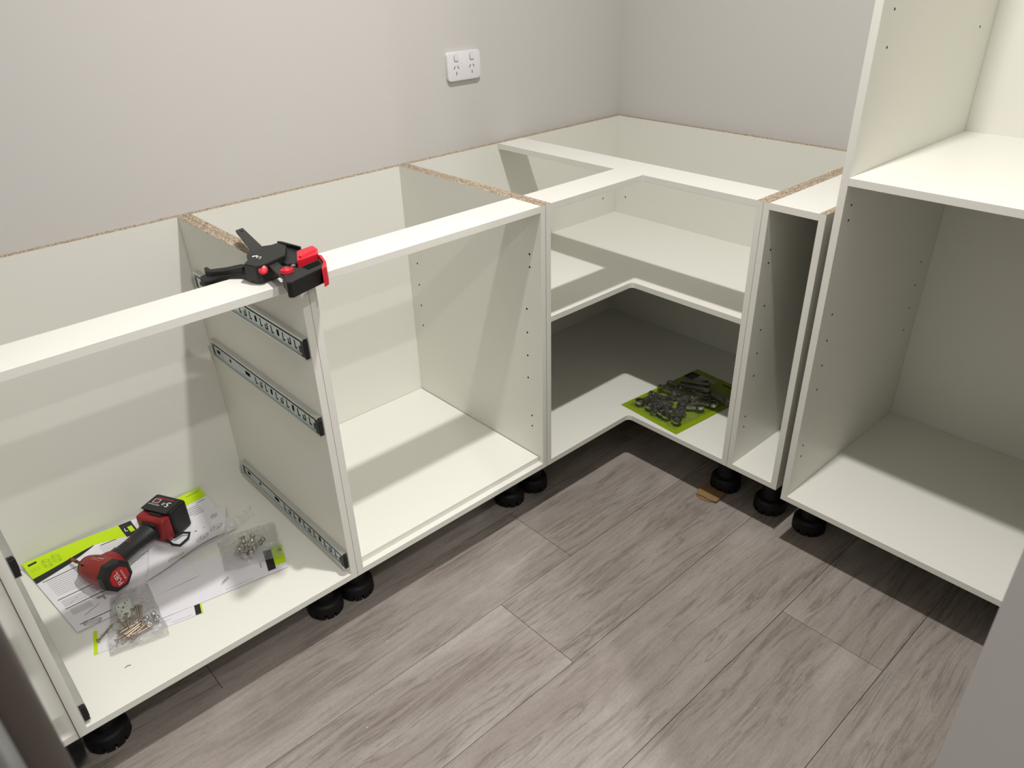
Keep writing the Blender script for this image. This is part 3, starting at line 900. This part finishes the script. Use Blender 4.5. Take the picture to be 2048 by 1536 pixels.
# belt hook
bm = bmesh.new()
hp = lambda u, v, z: (bc + HU * u + HV * v) + Vector((0, 0, z))
tube(bm, [hp(-0.050, 0.036, F + 0.022), hp(-0.052, 0.056, F + 0.014), hp(-0.046, 0.070, F + 0.010), hp(-0.020, 0.072, F + 0.011), hp(-0.004, 0.064, F + 0.013), hp(-0.012, 0.050, F + 0.016), hp(-0.034, 0.046, F + 0.018)], 0.0030, 8)
bm_to('belt_hook', bm, BLACKP, im, O, smooth=True)
# emblem: dark triangle and script strokes on the housing, dark vents
side = (Vector((0.28, 0.05, 1)) - A * Vector((0.28, 0.05, 1)).dot(A)).normalized(); tang = A.cross(side)
def hp2(a, tt, rr=0.0339):
    ang = tt / 0.0335
    return nose + A * a + (side * math.cos(ang) + tang * math.sin(ang)) * rr
def patch(name, pts, m, rr=0.0341):
    b3 = bmesh.new(); vs_ = [b3.verts.new(hp2(a, q, rr)) for a, q in pts]; b3.faces.new(vs_)
    vs2 = [b3.verts.new(hp2(a, q, rr - 0.0012)) for a, q in pts]; b3.faces.new(vs2[::-1])
    n_ = len(pts)
    for i in range(n_): b3.faces.new((vs_[i], vs2[i], vs2[(i + 1) % n_], vs_[(i + 1) % n_]))
    return bm_to(name, b3, m, im, O)
EMB = plain('dark_emblem', (0.045, 0.05, 0.048), 0.4)
patch('emblem', [(0.046, -0.014), (0.060, -0.006), (0.046, 0.004)], EMB)
CREAM = plain('tan_script', (0.45, 0.25, 0.16), 0.5)
for k, (a0, a1, q0, q1) in enumerate([(0.060, 0.078, 0.004, 0.007), (0.048, 0.058, 0.008, 0.010), (0.046, 0.075, 0.012, 0.013)]):
    patch('emblem_stroke', [(a0, q0), (a1, q0 - 0.002), (a1, q1 - 0.002), (a0, q1)], CREAM)
patch('vent', [(0.030, 0.030), (0.038, 0.030), (0.038, 0.033), (0.030, 0.033)], DARKHOLE)
patch('vent', [(0.050, -0.030), (0.064, -0.030), (0.064, -0.026), (0.050, -0.026)], DARKHOLE)

# ------------------------------------------------------------------ screws, loose and bagged
def screw_mesh(L_=0.048, rs=0.0022, rh=0.0048, m=None):
    bm = bmesh.new()
    prof = [(0, 0.0), (0, rh * 0.55), (0.0006, rh), (0.0012, rh), (0.0038, rs * 1.05)]
    n_ = 14
    for k in range(n_):
        h = 0.006 + (L_ - 0.012) * k / (n_ - 1)
        prof += [(h, rs * (1.15 if k % 2 else 0.85))]
    prof += [(L_, 0.0)]
    lathe(bm, prof, (0, 0, 0), (0, 0, 1), 10)
    me = bpy.data.meshes.new('screw'); bmesh.ops.recalc_face_normals(bm, faces=bm.faces); bm.to_mesh(me); bm.free()
    for p in me.polygons: p.use_smooth = True
    me.materials.append(m or NICKEL)
    return me
SC = screw_mesh()
def put(name, me, p, d_, label, cat, group=None):
    o = bpy.data.objects.new(name, me); C.objects.link(o)
    R_ = frame(d_).to_4x4(); R_.translation = Vector(p); o.matrix_world = R_
    tag(o, label, cat, group)
    return o
put('screw', SC, (-2.0030, -0.3680, F + 0.0062), Vector((0.0425, 0.029, 0.0012)), 'loose bronze-coloured screw lying beside the bag of long screws', 'screw')
put('screw', screw_mesh(0.022, 0.0012, 0.0030, CHROME), (-1.7280, -0.3820, F + 0.0085), Vector((-0.017, -0.0075, 0)), 'small loose screw lying alone on the long white sheet', 'screw')
# bag 1
random.seed(11)
# outline corners (world): top-left, top-right, bottom-right, bottom-left
b1 = [Vector((-1.9450, -0.2600, 0)), Vector((-1.8660, -0.2680, 0)), Vector((-1.8860, -0.4500, 0)), Vector((-1.9985, -0.4250, 0))]
def bil(c, u, v): return (c[0] * (1 - u) + c[1] * u) * (1 - v) + (c[3] * (1 - u) + c[2] * u) * v
def bag(name, label, corners, zb, hfun, amp, n=30, seed=1.0, group=None):
    cen = bil(corners, 0.5, 0.5)
    root = thing(name, label, 'plastic bag', (cen.x, cen.y, zb))
    bm = bmesh.new()
    for sgn in (1, 0):
        gr = []
        for j in range(n + 1):
            row = []
            for i in range(n + 1):
                u, v = i / n, j / n
                p = bil(corners, u, v)
                e = min(1, min(u, 1 - u) / 0.06) * min(1, min(v, 1 - v) / 0.06)
                wob = 0.004 * noise.noise(Vector((v * 5, 0, seed))) * (1 if u < 0.5 else -1)
                p = p + Vector((wob, wob * 0.6, 0))
                if sgn:
                    z = zb + 0.0012 + hfun(u, v) * e + amp * (0.5 + noise.noise(Vector((u * 6, v * 9, seed)))) * e + 0.5 * amp * abs(noise.noise(Vector((u * 15, v * 14, seed + 5)))) * e
                else: z = zb + 0.0004
                row.append(bm.verts.new((p.x, p.y, z)))
            gr.append(row)
        for j in range(n):
            for i in range(n):
                bm.faces.new((gr[j][i], gr[j][i + 1], gr[j + 1][i + 1], gr[j + 1][i]))
    o = bm_to('film', bm, FILM, root, wpos(root), smooth=True)
    return root
ZB = F + 0.0045
h1 = lambda u, v: 0.016 * math.exp(-((v - 0.72) / 0.24) ** 2) + 0.006
bag1 = bag('screw_bag', 'clear plastic bag of long screws on the cabinet floor in front of the impact driver', b1, ZB, h1, 0.008, seed=2.3)
lbl = bmesh.new()
lp = [bil(b1, u, v) for u, v in ((0.16, 0.24), (0.50, 0.20), (0.52, 0.50), (0.22, 0.56))]
prism(lbl, [(p.x, p.y) for p in lp], ZB + 0.0072, ZB + 0.0075)
bm_to('paper_label', lbl, plain('pale_green_label', (0.70, 0.78, 0.70), 0.7), bag1, wpos(bag1))
lbl = bmesh.new()
for u, v, du, dv in ((0.20, 0.26, 0.035, 0.018), (0.36, 0.22, 0.022, 0.040), (0.31, 0.29, 0.022, 0.036), (0.27, 0.36, 0.020, 0.024), (0.22, 0.43, 0.020, 0.018), (0.42, 0.205, 0.022, 0.014)):
    q = [bil(b1, u, v), bil(b1, u + du, v), bil(b1, u + du, v + dv), bil(b1, u, v + dv)]
    prism(lbl, [(p.x, p.y) for p in q], ZB + 0.0076, ZB + 0.0078)
bm_to('label_print', lbl, INK, bag1, wpos(bag1))
dx = (b1[2] - b1[3]).normalized()
for k in range(13):
    u = 0.10 + 0.30 * random.random(); v = 0.66 + 0.24 * random.random()
    p = bil(b1, u, v); a_ = random.uniform(0.05, 0.55)
    dd = Vector((math.cos(a_), math.sin(a_), random.uniform(-0.03, 0.05)))
    put('screw', SC, (p.x, p.y, ZB + 0.003 + 0.0022 * (k % 5)), dd, 'long nickel screw in the heap at the bottom of the clear bag', 'screw', 'screws in the clear bag')
for (u, v, a_) in ((0.36, 0.44, -1.75), (0.30, 0.50, -1.2), (0.60, 0.38, -1.80), (0.66, 0.40, -1.85), (0.50, 0.40, -1.95), (0.20, 0.50, -1.35)):
    p = bil(b1, u, v)
    put('screw', SC, (p.x, p.y, ZB + 0.007), Vector((math.cos(a_), math.sin(a_), -0.04)), 'long nickel screw fanned upwards from the heap in the clear bag', 'screw', 'fanned screws in the clear bag')
def cap_mesh():
    bm = bmesh.new()
    lathe(bm, [(0, 0.0062), (0.002, 0.0066), (0.006, 0.0050), (0.0078, 0.0020), (0.008, 0.0)], (0, 0, 0), (0, 0, 1), 14)
    lathe(bm, [(-0.008, 0.0028), (0, 0.0032)], (0, 0, 0), (0, 0, 1), 10)
    me = bpy.data.meshes.new('cam_fitting'); bmesh.ops.recalc_face_normals(bm, faces=bm.faces); bm.to_mesh(me); bm.free()
    for p in me.polygons: p.use_smooth = True
    me.materials.append(CHROME); return me
CAPM = cap_mesh()
for k in range(6):
    p = bil(b1, 0.70 + 0.20 * random.random(), 0.62 + 0.24 * random.random())
    put('cam_fitting', CAPM, (p.x, p.y, ZB + 0.009 + 0.002 * (k % 3)), Vector((random.uniform(-1, 1), random.uniform(-1, 1), 0.6)), 'shiny cam fitting in the right end of the screw bag', 'fitting', 'cam fittings in the screw bag')
# thin metal shaving in front of the bag
bm = bmesh.new(); tube(bm, [(-1.9860, -0.4712, F + 0.001), (-1.9800, -0.4700, F + 0.0018), (-1.9745, -0.4720, F + 0.001)], 0.0006, 6)
tag(bm_to('metal_shaving', bm, plain('rust_shaving', (0.12, 0.06, 0.05), 0.6), None), 'tiny curved brown shaving on the white cabinet floor', 'shaving')

# bag 2: hinge cups and fittings near the runner
b2 = [Vector((-1.6950, -0.2580, 0)), Vector((-1.5640, -0.2880, 0)), Vector((-1.6050, -0.4080, 0)), Vector((-1.7250, -0.3620, 0))]
ZB2 = F + 0.0105
h2 = lambda u, v: 0.022 * math.exp(-((u - 0.50) / 0.30) ** 2 - ((v - 0.55) / 0.35) ** 2) + 0.006
bag2 = bag('fittings_bag', 'crumpled clear bag of chrome fittings by the drawer runner', b2, ZB2, h2, 0.009, seed=7.1)
bm = bmesh.new()      # the folded, upright top flap of the bag
fl = [Vector((-1.7000, -0.2750, ZB2 + 0.010)), Vector((-1.5950, -0.2480, ZB2 + 0.014))]
n = 22; gr = []
for j in range(9):
    row = []
    for i in range(n + 1):
        a_ = i / n; v = j / 8
        p = fl[0].lerp(fl[1], a_) + Vector((0.012, 0.028, 0.020)) * v
        p += Vector((0, 0.006 * math.sin(v * 9 + a_ * 2), 0.004 * noise.noise(Vector((a_ * 6, v * 4, 3)))))
        row.append(bm.verts.new(p))
    gr.append(row)
for j in range(8):
    for i in range(n): bm.faces.new((gr[j][i], gr[j][i + 1], gr[j + 1][i + 1], gr[j + 1][i]))
bm_to('bag_flap', bm, FILM, bag2, wpos(bag2), smooth=True)
def fitting_mesh():
    bm = bmesh.new()
    lathe(bm, [(0.002, 0.0), (0.002, 0.0042), (-0.001, 0.0052), (0.0, 0.0062), (0.004, 0.0060), (0.012, 0.0052), (0.0135, 0.0070), (0.0165, 0.0072), (0.0180, 0.0050), (0.0185, 0.0)], (0, 0, 0), (0, 0, 1), 18)
    me = bpy.data.meshes.new('chrome_fitting'); bmesh.ops.recalc_face_normals(bm, faces=bm.faces); bm.to_mesh(me); bm.free()
    for p in me.polygons: p.use_smooth = True
    me.materials.append(plain('dark_chrome', (0.50, 0.47, 0.44), 0.10, 1.0)); return me
DM = fitting_mesh()
random.seed(5)
for k in range(11):
    a_ = 2 * math.pi * k / 8 + random.uniform(-0.25, 0.25); rr = random.uniform(0.006, 0.012) if k < 8 else 0.024
    zz_ = ZB2 + 0.006 + random.uniform(0, 0.006)
    p = Vector((-1.6600 + rr * math.cos(a_) * 1.2, -0.3420 + rr * math.sin(a_), zz_))
    put('chrome_fitting', DM, p, Vector((math.cos(a_), math.sin(a_), random.uniform(0.0, 0.5) if k < 8 else 0.9)), 'stubby chrome fitting in the crumpled bag by the drawer runner', 'fitting', 'chrome fittings in the bag')

# ------------------------------------------------------------------ hinge pack on the lime card
cg = thing('hinge_pack', 'lime green backing card with a clear pouch of hinges on the corner cabinet floor', 'hinge pack', (-0.37, -0.63, F))
cc = [Vector((-0.1914, -0.5414, 0)), Vector((-0.2060, -0.7560, 0)), Vector((-0.5500, -0.7255, 0)), Vector((-0.5344, -0.5098, 0))]
bm = bmesh.new(); prism(bm, [(p.x, p.y) for p in cc], F + 0.0005, F + 0.0017)
bm_to('card', bm, CARDG, cg, wpos(cg))
def cpt(u, v, z): 
    p = bil(cc, u, v); return Vector((p.x, p.y, F + z))
def cquad(name, u0, v0, u1, v1, m, z=0.0020):
    b3 = bmesh.new(); b3.faces.new([b3.verts.new(cpt(*q, z)) for q in ((u0, v0), (u1, v0), (u1, v1), (u0, v1))])
    return bm_to(name, b3, m, cg, wpos(cg))
cquad('black_label', 0.0, 0.075, 0.16, 0.20, INK)
cquad('white_label', 0.16, 0.065, 0.45, 0.20, plain('grey_card_print', (0.40, 0.42, 0.38), 0.6))
cquad('black_stripe', 0.55, 0.055, 0.86, 0.075, INK)
bm = bmesh.new(); n = 34; gr = []
for j in range(n + 1):
    row = []
    for i in range(n + 1):
        u, v = 0.06 + 0.86 * i / n, 0.12 + 0.84 * j / n
        e = min(1, min(i, n - i) / 4) * min(1, min(j, n - j) / 4)
        z = 0.0030 + e * (0.030 * math.exp(-((u - 0.5) / 0.42) ** 4 - ((v - 0.55) / 0.42) ** 4) + 0.006 * noise.noise(Vector((u * 7, v * 9, 2))))
        row.append(bm.verts.new(cpt(u, v, max(0.0028, z))))
    gr.append(row)
for j in range(n):
    for i in range(n): bm.faces.new((gr[j][i], gr[j][i + 1], gr[j + 1][i + 1], gr[j + 1][i]))
bm_to('clear_pouch', bm, FILMB, cg, wpos(cg), smooth=True)
HM = plain('hinge_steel', (0.50, 0.49, 0.47), 0.16, 1.0, tint=0.3, bscale=60)
def hinge_meshes():
    out = []
    bm = bmesh.new()     # arm: channel with slot
    box(bm, -0.0065, 0.0065, -0.026, 0.026, 0.006, 0.0075)
    box(bm, -0.0075, -0.0060, -0.026, 0.026, 0.0, 0.0075); box(bm, 0.0060, 0.0075, -0.026, 0.026, 0.0, 0.0075)
    out.append(('arm', bm, HM))
    bm = bmesh.new()
    lathe(bm, [(0, 0.0), (0, 0.0125), (0.004, 0.013), (0.0085, 0.0135), (0.009, 0.0155), (0.0098, 0.0155), (0.0098, 0.0110), (0.003, 0.0105), (0.003, 0.0)], (0, 0.036, 0), (0, 0, 1), 20)
    out.append(('cup', bm, HM))
    bm = bmesh.new()
    box(bm, -0.016, 0.016, -0.020, -0.008, -0.0035, -0.0015); box(bm, -0.006, 0.006, -0.028, 0.012, -0.0035, 0.001)
    lathe(bm, [(0.0075, 0.0035), (0.0092, 0.0030)], (0, -0.012, 0), (0, 0, 1), 10); lathe(bm, [(0.0075, 0.0030), (0.0090, 0.0026)], (0, 0.008, 0), (0, 0, 1), 10)
    out.append(('mounting_plate', bm, CHROME))
    res = []
    for nme, b_, m_ in out:
        me = bpy.data.meshes.new(nme); bmesh.ops.recalc_face_normals(b_, faces=b_.faces); b_.to_mesh(me); b_.free(); me.materials.append(m_); res.append((nme, me))
    return res
HG = hinge_meshes()
random.seed(21)
spots = []
for k in range(6): spots.append((0.20 + 0.115 * k, 0.80, 0.1 * random.uniform(-3, 3)))
for k in range(3): spots.append((0.15 + 0.03 * k, 0.44 + 0.13 * k, 1.2 + 0.2 * k))
for k in range(3): spots.append((0.70 + 0.05 * k, 0.66 - 0.15 * k, 2.0 - 0.25 * k))
spots += [(0.45, 0.56, 0.7), (0.55, 0.42, 1.3), (0.36, 0.66, 2.4), (0.58, 0.62, 0.3), (0.30, 0.28, 1.9), (0.66, 0.50, 2.7)]
for k, (u, v, a_) in enumerate(spots):
    root = bpy.data.objects.new('cabinet_hinge', None); C.objects.link(root)
    tag(root, 'steel concealed hinge packed in the clear pouch on the lime card', 'hinge', 'hinges in the lime card pack')
    q = cpt(u, v, 0.0105 + 0.005 * (k % 2)); root.location = q
    root.rotation_euler = (random.uniform(-0.12, 0.12), random.uniform(-0.3, 0.3), a_ + 1.7)
    for nme, me in HG:
        o = bpy.data.objects.new(nme, me); C.objects.link(o); o.parent = root
for k, (u, v, a_) in enumerate([(0.40, 0.34, 0.20), (0.50, 0.40, 0.16)]):
    q = cpt(u, v, 0.030)
    bm = bmesh.new(); box(bm, -0.045, 0.045, -0.007, 0.007, 0, 0.0012); box(bm, -0.045, 0.045, -0.0075, -0.0063, -0.006, 0.0012); box(bm, -0.045, 0.045, 0.0063, 0.0075, -0.006, 0.0012)
    o = bm_to('mounting_strip', bm, HM); o.location = q; o.rotation_euler = (0.1, 0.12, 1.62 + a_)
    tag(o, 'long narrow steel strip lying over the hinges at the back of the lime card', 'metal strip', 'steel strips in the lime card pack')
# torn cardboard on the floor
cb = thing('cardboard_scrap', 'small torn scrap of brown cardboard on the floor beside a black foot', 'cardboard', (-0.52, -0.84, 0))
bm = bmesh.new(); prism(bm, [(-0.5518, -0.8137), (-0.5180, -0.8030), (-0.4950, -0.8140), (-0.4935, -0.8720), (-0.5159, -0.8740), (-0.5440, -0.8760), (-0.5500, -0.8560), (-0.5480, -0.8350)], 0.0045, 0.0075)
bm_to('top_layer', bm, CARDB, cb, wpos(cb))
bm = bmesh.new(); prism(bm, [(-0.5560, -0.8180), (-0.5180, -0.8060), (-0.5000, -0.8200), (-0.5020, -0.8700), (-0.5300, -0.8700), (-0.5520, -0.8620), (-0.5575, -0.8420)], 0.0004, 0.0028)
bm_to('bottom_layer', bm, CARDB, cb, wpos(cb))
bm = bmesh.new()
for k in range(9):
    x = -0.546 + 0.0058 * k
    box(bm, x, x + 0.0014, -0.868, -0.816, 0.0028, 0.0045)
bm_to('corrugation', bm, CARDB, cb, wpos(cb))

bm = bmesh.new()
random.seed(3)
for (x, y) in ((-1.37, -0.745), (-1.66, -0.80), (-0.62, -1.13), (-1.19, -0.99), (-1.50, -0.64), (-0.90, -0.93), (-1.05, -1.32), (-0.74, -0.86)):
    lathe(bm, [(0.0, 0.0010), (0.0010, 0.0012), (0.0016, 0.0)], (x, y, 0.0), (0.1, 0.1, 1), 6)
dd_ = bm_to('dust_specks', bm, plain('white_dust', (0.75, 0.74, 0.70), 0.9))
dd_['kind'] = 'stuff'; dd_['label'] = 'few tiny white specks of chipboard dust scattered on the plank floor'

# ------------------------------------------------------------------ bar clamp on the cabinet tops
cl = thing('bar_clamp', 'black and red quick-grip bar clamp lying across the joint of two cabinets', 'clamp', (-1.53, -0.50, T))
OC = wpos(cl)
BODY = [(-1.5589, -0.4591), (-1.5211, -0.4409), (-1.5058, -0.4472), (-1.4913, -0.4451), (-1.4897, -0.4733), (-1.5101, -0.5086), (-1.5166, -0.5181), (-1.5564, -0.5317), (-1.5714, -0.5339), (-1.5878, -0.5518), (-1.5888, -0.5051), (-1.5737, -0.4896), (-1.5648, -0.4667)]
BODY = [(-1.5589, -0.4591), (-1.5211, -0.4409), (-1.5058, -0.4472), (-1.4913, -0.4451), (-1.4897, -0.4733), (-1.5101, -0.5086), (-1.5166, -0.5181), (-1.5564, -0.5317), (-1.5714, -0.5339), (-1.5800, -0.5300), (-1.5888, -0.5051), (-1.5737, -0.4896), (-1.5648, -0.4667)]
def pr(name, pts, lo, hi, m, bw=0.0015, seg=2, parent=None, off=None):
    bm = bmesh.new(); prism(bm, pts, lo, hi)
    bmesh.ops.recalc_face_normals(bm, faces=bm.faces)
    if bw: bmesh.ops.bevel(bm, geom=list(bm.edges), offset=bw, segments=seg, affect='EDGES', profile=0.6)
    return bm_to(name, bm, m, parent or cl, off or OC)
pr('body', BODY, 0.8745, 0.906, CLAMPB, 0.002)
# steel bar
pr('bar', [(-1.5075, -0.2973), (-1.4899, -0.2929), (-1.5158, -0.4323), (-1.5500, -0.6049), (-1.5660, -0.6100), (-1.5618, -0.5719), (-1.5414, -0.4396)], 0.8950, 0.9000, STEELD, 0.0006, 1)
bm = bmesh.new(); lathe(bm, [(0, 0.0025), (0.0006, 0.0025)], (-1.5015, -0.3126, 0.8998), (0, 0, 1), 10)
bm_to('bar_hole', bm, DARKHOLE, cl, OC)
ARM = [(-1.4845, -0.4271), (-1.4787, -0.4363), (-1.4680, -0.4894), (-1.4838, -0.5069), (-1.5067, -0.5483), (-1.5250, -0.5341), (-1.5223, -0.5101), (-1.5074, -0.4985), (-1.4939, -0.4733)]
pr('moving_jaw', ARM, 0.8745, 0.8960, CLAMPB, 0.0015)
pr('jaw_rib', [(-1.4845, -0.4271), (-1.4787, -0.4363), (-1.4680, -0.4894), (-1.4720, -0.4900), (-1.4830, -0.4400), (-1.4870, -0.4330)], 0.8955, 0.9030, CLAMPB, 0.001)
PAD1 = [(-1.4935, -0.5205), (-1.4835, -0.5171), (-1.4574, -0.5135), (-1.4600, -0.5365), (-1.4728, -0.5640), (-1.4855, -0.5702), (-1.5066, -0.5716), (-1.5193, -0.5800), (-1.5184, -0.5722)]
pr('jaw_pad', [(-1.4935, -0.5205), (-1.4835, -0.5171), (-1.4574, -0.5135), (-1.4600, -0.5365), (-1.4728, -0.5590), (-1.5066, -0.5650), (-1.5170, -0.5640)], 0.8735, 0.9080, REDC, 0.0015)
bm = bmesh.new(); tube(bm, [(-1.4700, -0.5420, 0.9075), (-1.5060, -0.5560, 0.9075)], 0.0035, 10)
bm_to('pad_ridge', bm, REDC, cl, OC, smooth=True)
JAW = [(-1.5460, -0.5559), (-1.5363, -0.5534), (-1.5299, -0.5704), (-1.5254, -0.5828), (-1.4742, -0.5693), (-1.4850, -0.6050), (-1.4929, -0.6123), (-1.5477, -0.6280), (-1.5678, -0.6349), (-1.5738, -0.6286), (-1.5643, -0.6058), (-1.5571, -0.5793)]
pr('fixed_jaw', JAW, 0.8735, 0.9020, CLAMPB, 0.002)
pr('jaw_recess', [(-1.5200, -0.5860), (-1.4840, -0.5770), (-1.4880, -0.5960), (-1.5180, -0.6050)], 0.9008, 0.9025, DARKHOLE, 0)
pr('jaw_pad', [(-1.4720, -0.5563), (-1.4695, -0.5672), (-1.4805, -0.6009), (-1.4934, -0.6231), (-1.5061, -0.6296), (-1.4965, -0.6140), (-1.4850, -0.5990), (-1.4760, -0.5700)], 0.8725, 0.9060, REDC, 0.0012)
bm = bmesh.new(); lathe(bm, [(0, 0.0120), (0.005, 0.0110), (0.0065, 0.0080), (0.0035, 0.0060), (0.0035, 0)], (-1.5490, -0.5860, 0.9018), (0, 0, 1), 24, sx=1.0, sy=0.8)
bm_to('release_button', bm, REDC, cl, OC, smooth=True)
bm = bmesh.new(); lathe(bm, [(0, 0.0082), (0.003, 0.0080), (0.004, 0.0065), (0.004, 0)], (-1.5680, -0.5330, 0.8960), (-0.25, -0.75, 0.55), 24)
bm_to('pivot_button', bm, REDC, cl, OC, smooth=True)
bm = bmesh.new(); lathe(bm, [(0, 0.0045), (0.003, 0.0042), (0.0045, 0.002), (0.0045, 0)], (-1.5274, -0.5690, 0.9000), (0, 0, 1), 16)
bm_to('jaw_rivet', bm, CHROME, cl, OC, smooth=True)
TR = [(-1.6187, -0.3928, 0.8779), (-1.6141, -0.3958, 0.8796), (-1.6145, -0.4126, 0.8794), (-1.5957, -0.4425, 0.886), (-1.5767, -0.465, 0.8926), (-1.5720, -0.4766, 0.8929), (-1.5838, -0.4787, 0.8902), (-1.6063, -0.4487, 0.8823), (-1.62, -0.4242, 0.8775), (-1.6245, -0.4083, 0.8759)]
pr('trigger_lever', [p[:2] for p in TR], [max(p[2] - 0.013, 0.8712) if p[1] < -0.43 else p[2] - 0.013 for p in TR], [p[2] for p in TR], CLAMPB, 0.0015)
HA = [(-1.6323, -0.3983, 0.8662), (-1.6231, -0.4014, 0.8694), (-1.6006, -0.4335, 0.8773), (-1.5765, -0.4671, 0.8857), (-1.5645, -0.4851, 0.8899), (-1.5627, -0.4946, 0.8905), (-1.5691, -0.5106, 0.8883), (-1.5776, -0.521, 0.8853), (-1.5863, -0.4803, 0.8823), (-1.6165, -0.4505, 0.8717), (-1.6359, -0.4285, 0.8649), (-1.6379, -0.4136, 0.8642)]
pr('handle', [p[:2] for p in HA], [0.8712 if p[1] < -0.436 else min(p[2] - 0.006, 0.852) for p in HA], [p[2] for p in HA], CLAMPB, 0.003)
# small white marking on the body
bm = bmesh.new()
for (x, y, a_, hw_, hh_) in ((-1.5590, -0.4830, 0, 0.0030, 0.0020), (-1.5545, -0.4850, 0, 0.0022, 0.0026), (-1.5570, -0.4925, 0, 0.0034, 0.0008), (-1.5520, -0.4940, 0, 0.0008, 0.0030), (-1.5555, -0.5010, 0, 0.0034, 0.0006)):
    obox(bm, (x, y, 0.9063), (0.8, 0.6, 0), (-0.6, 0.8, 0), (0, 0, 1), hw_, hh_, 0.0001)
bm_to('marking', bm, WHITEINK, cl, OC)
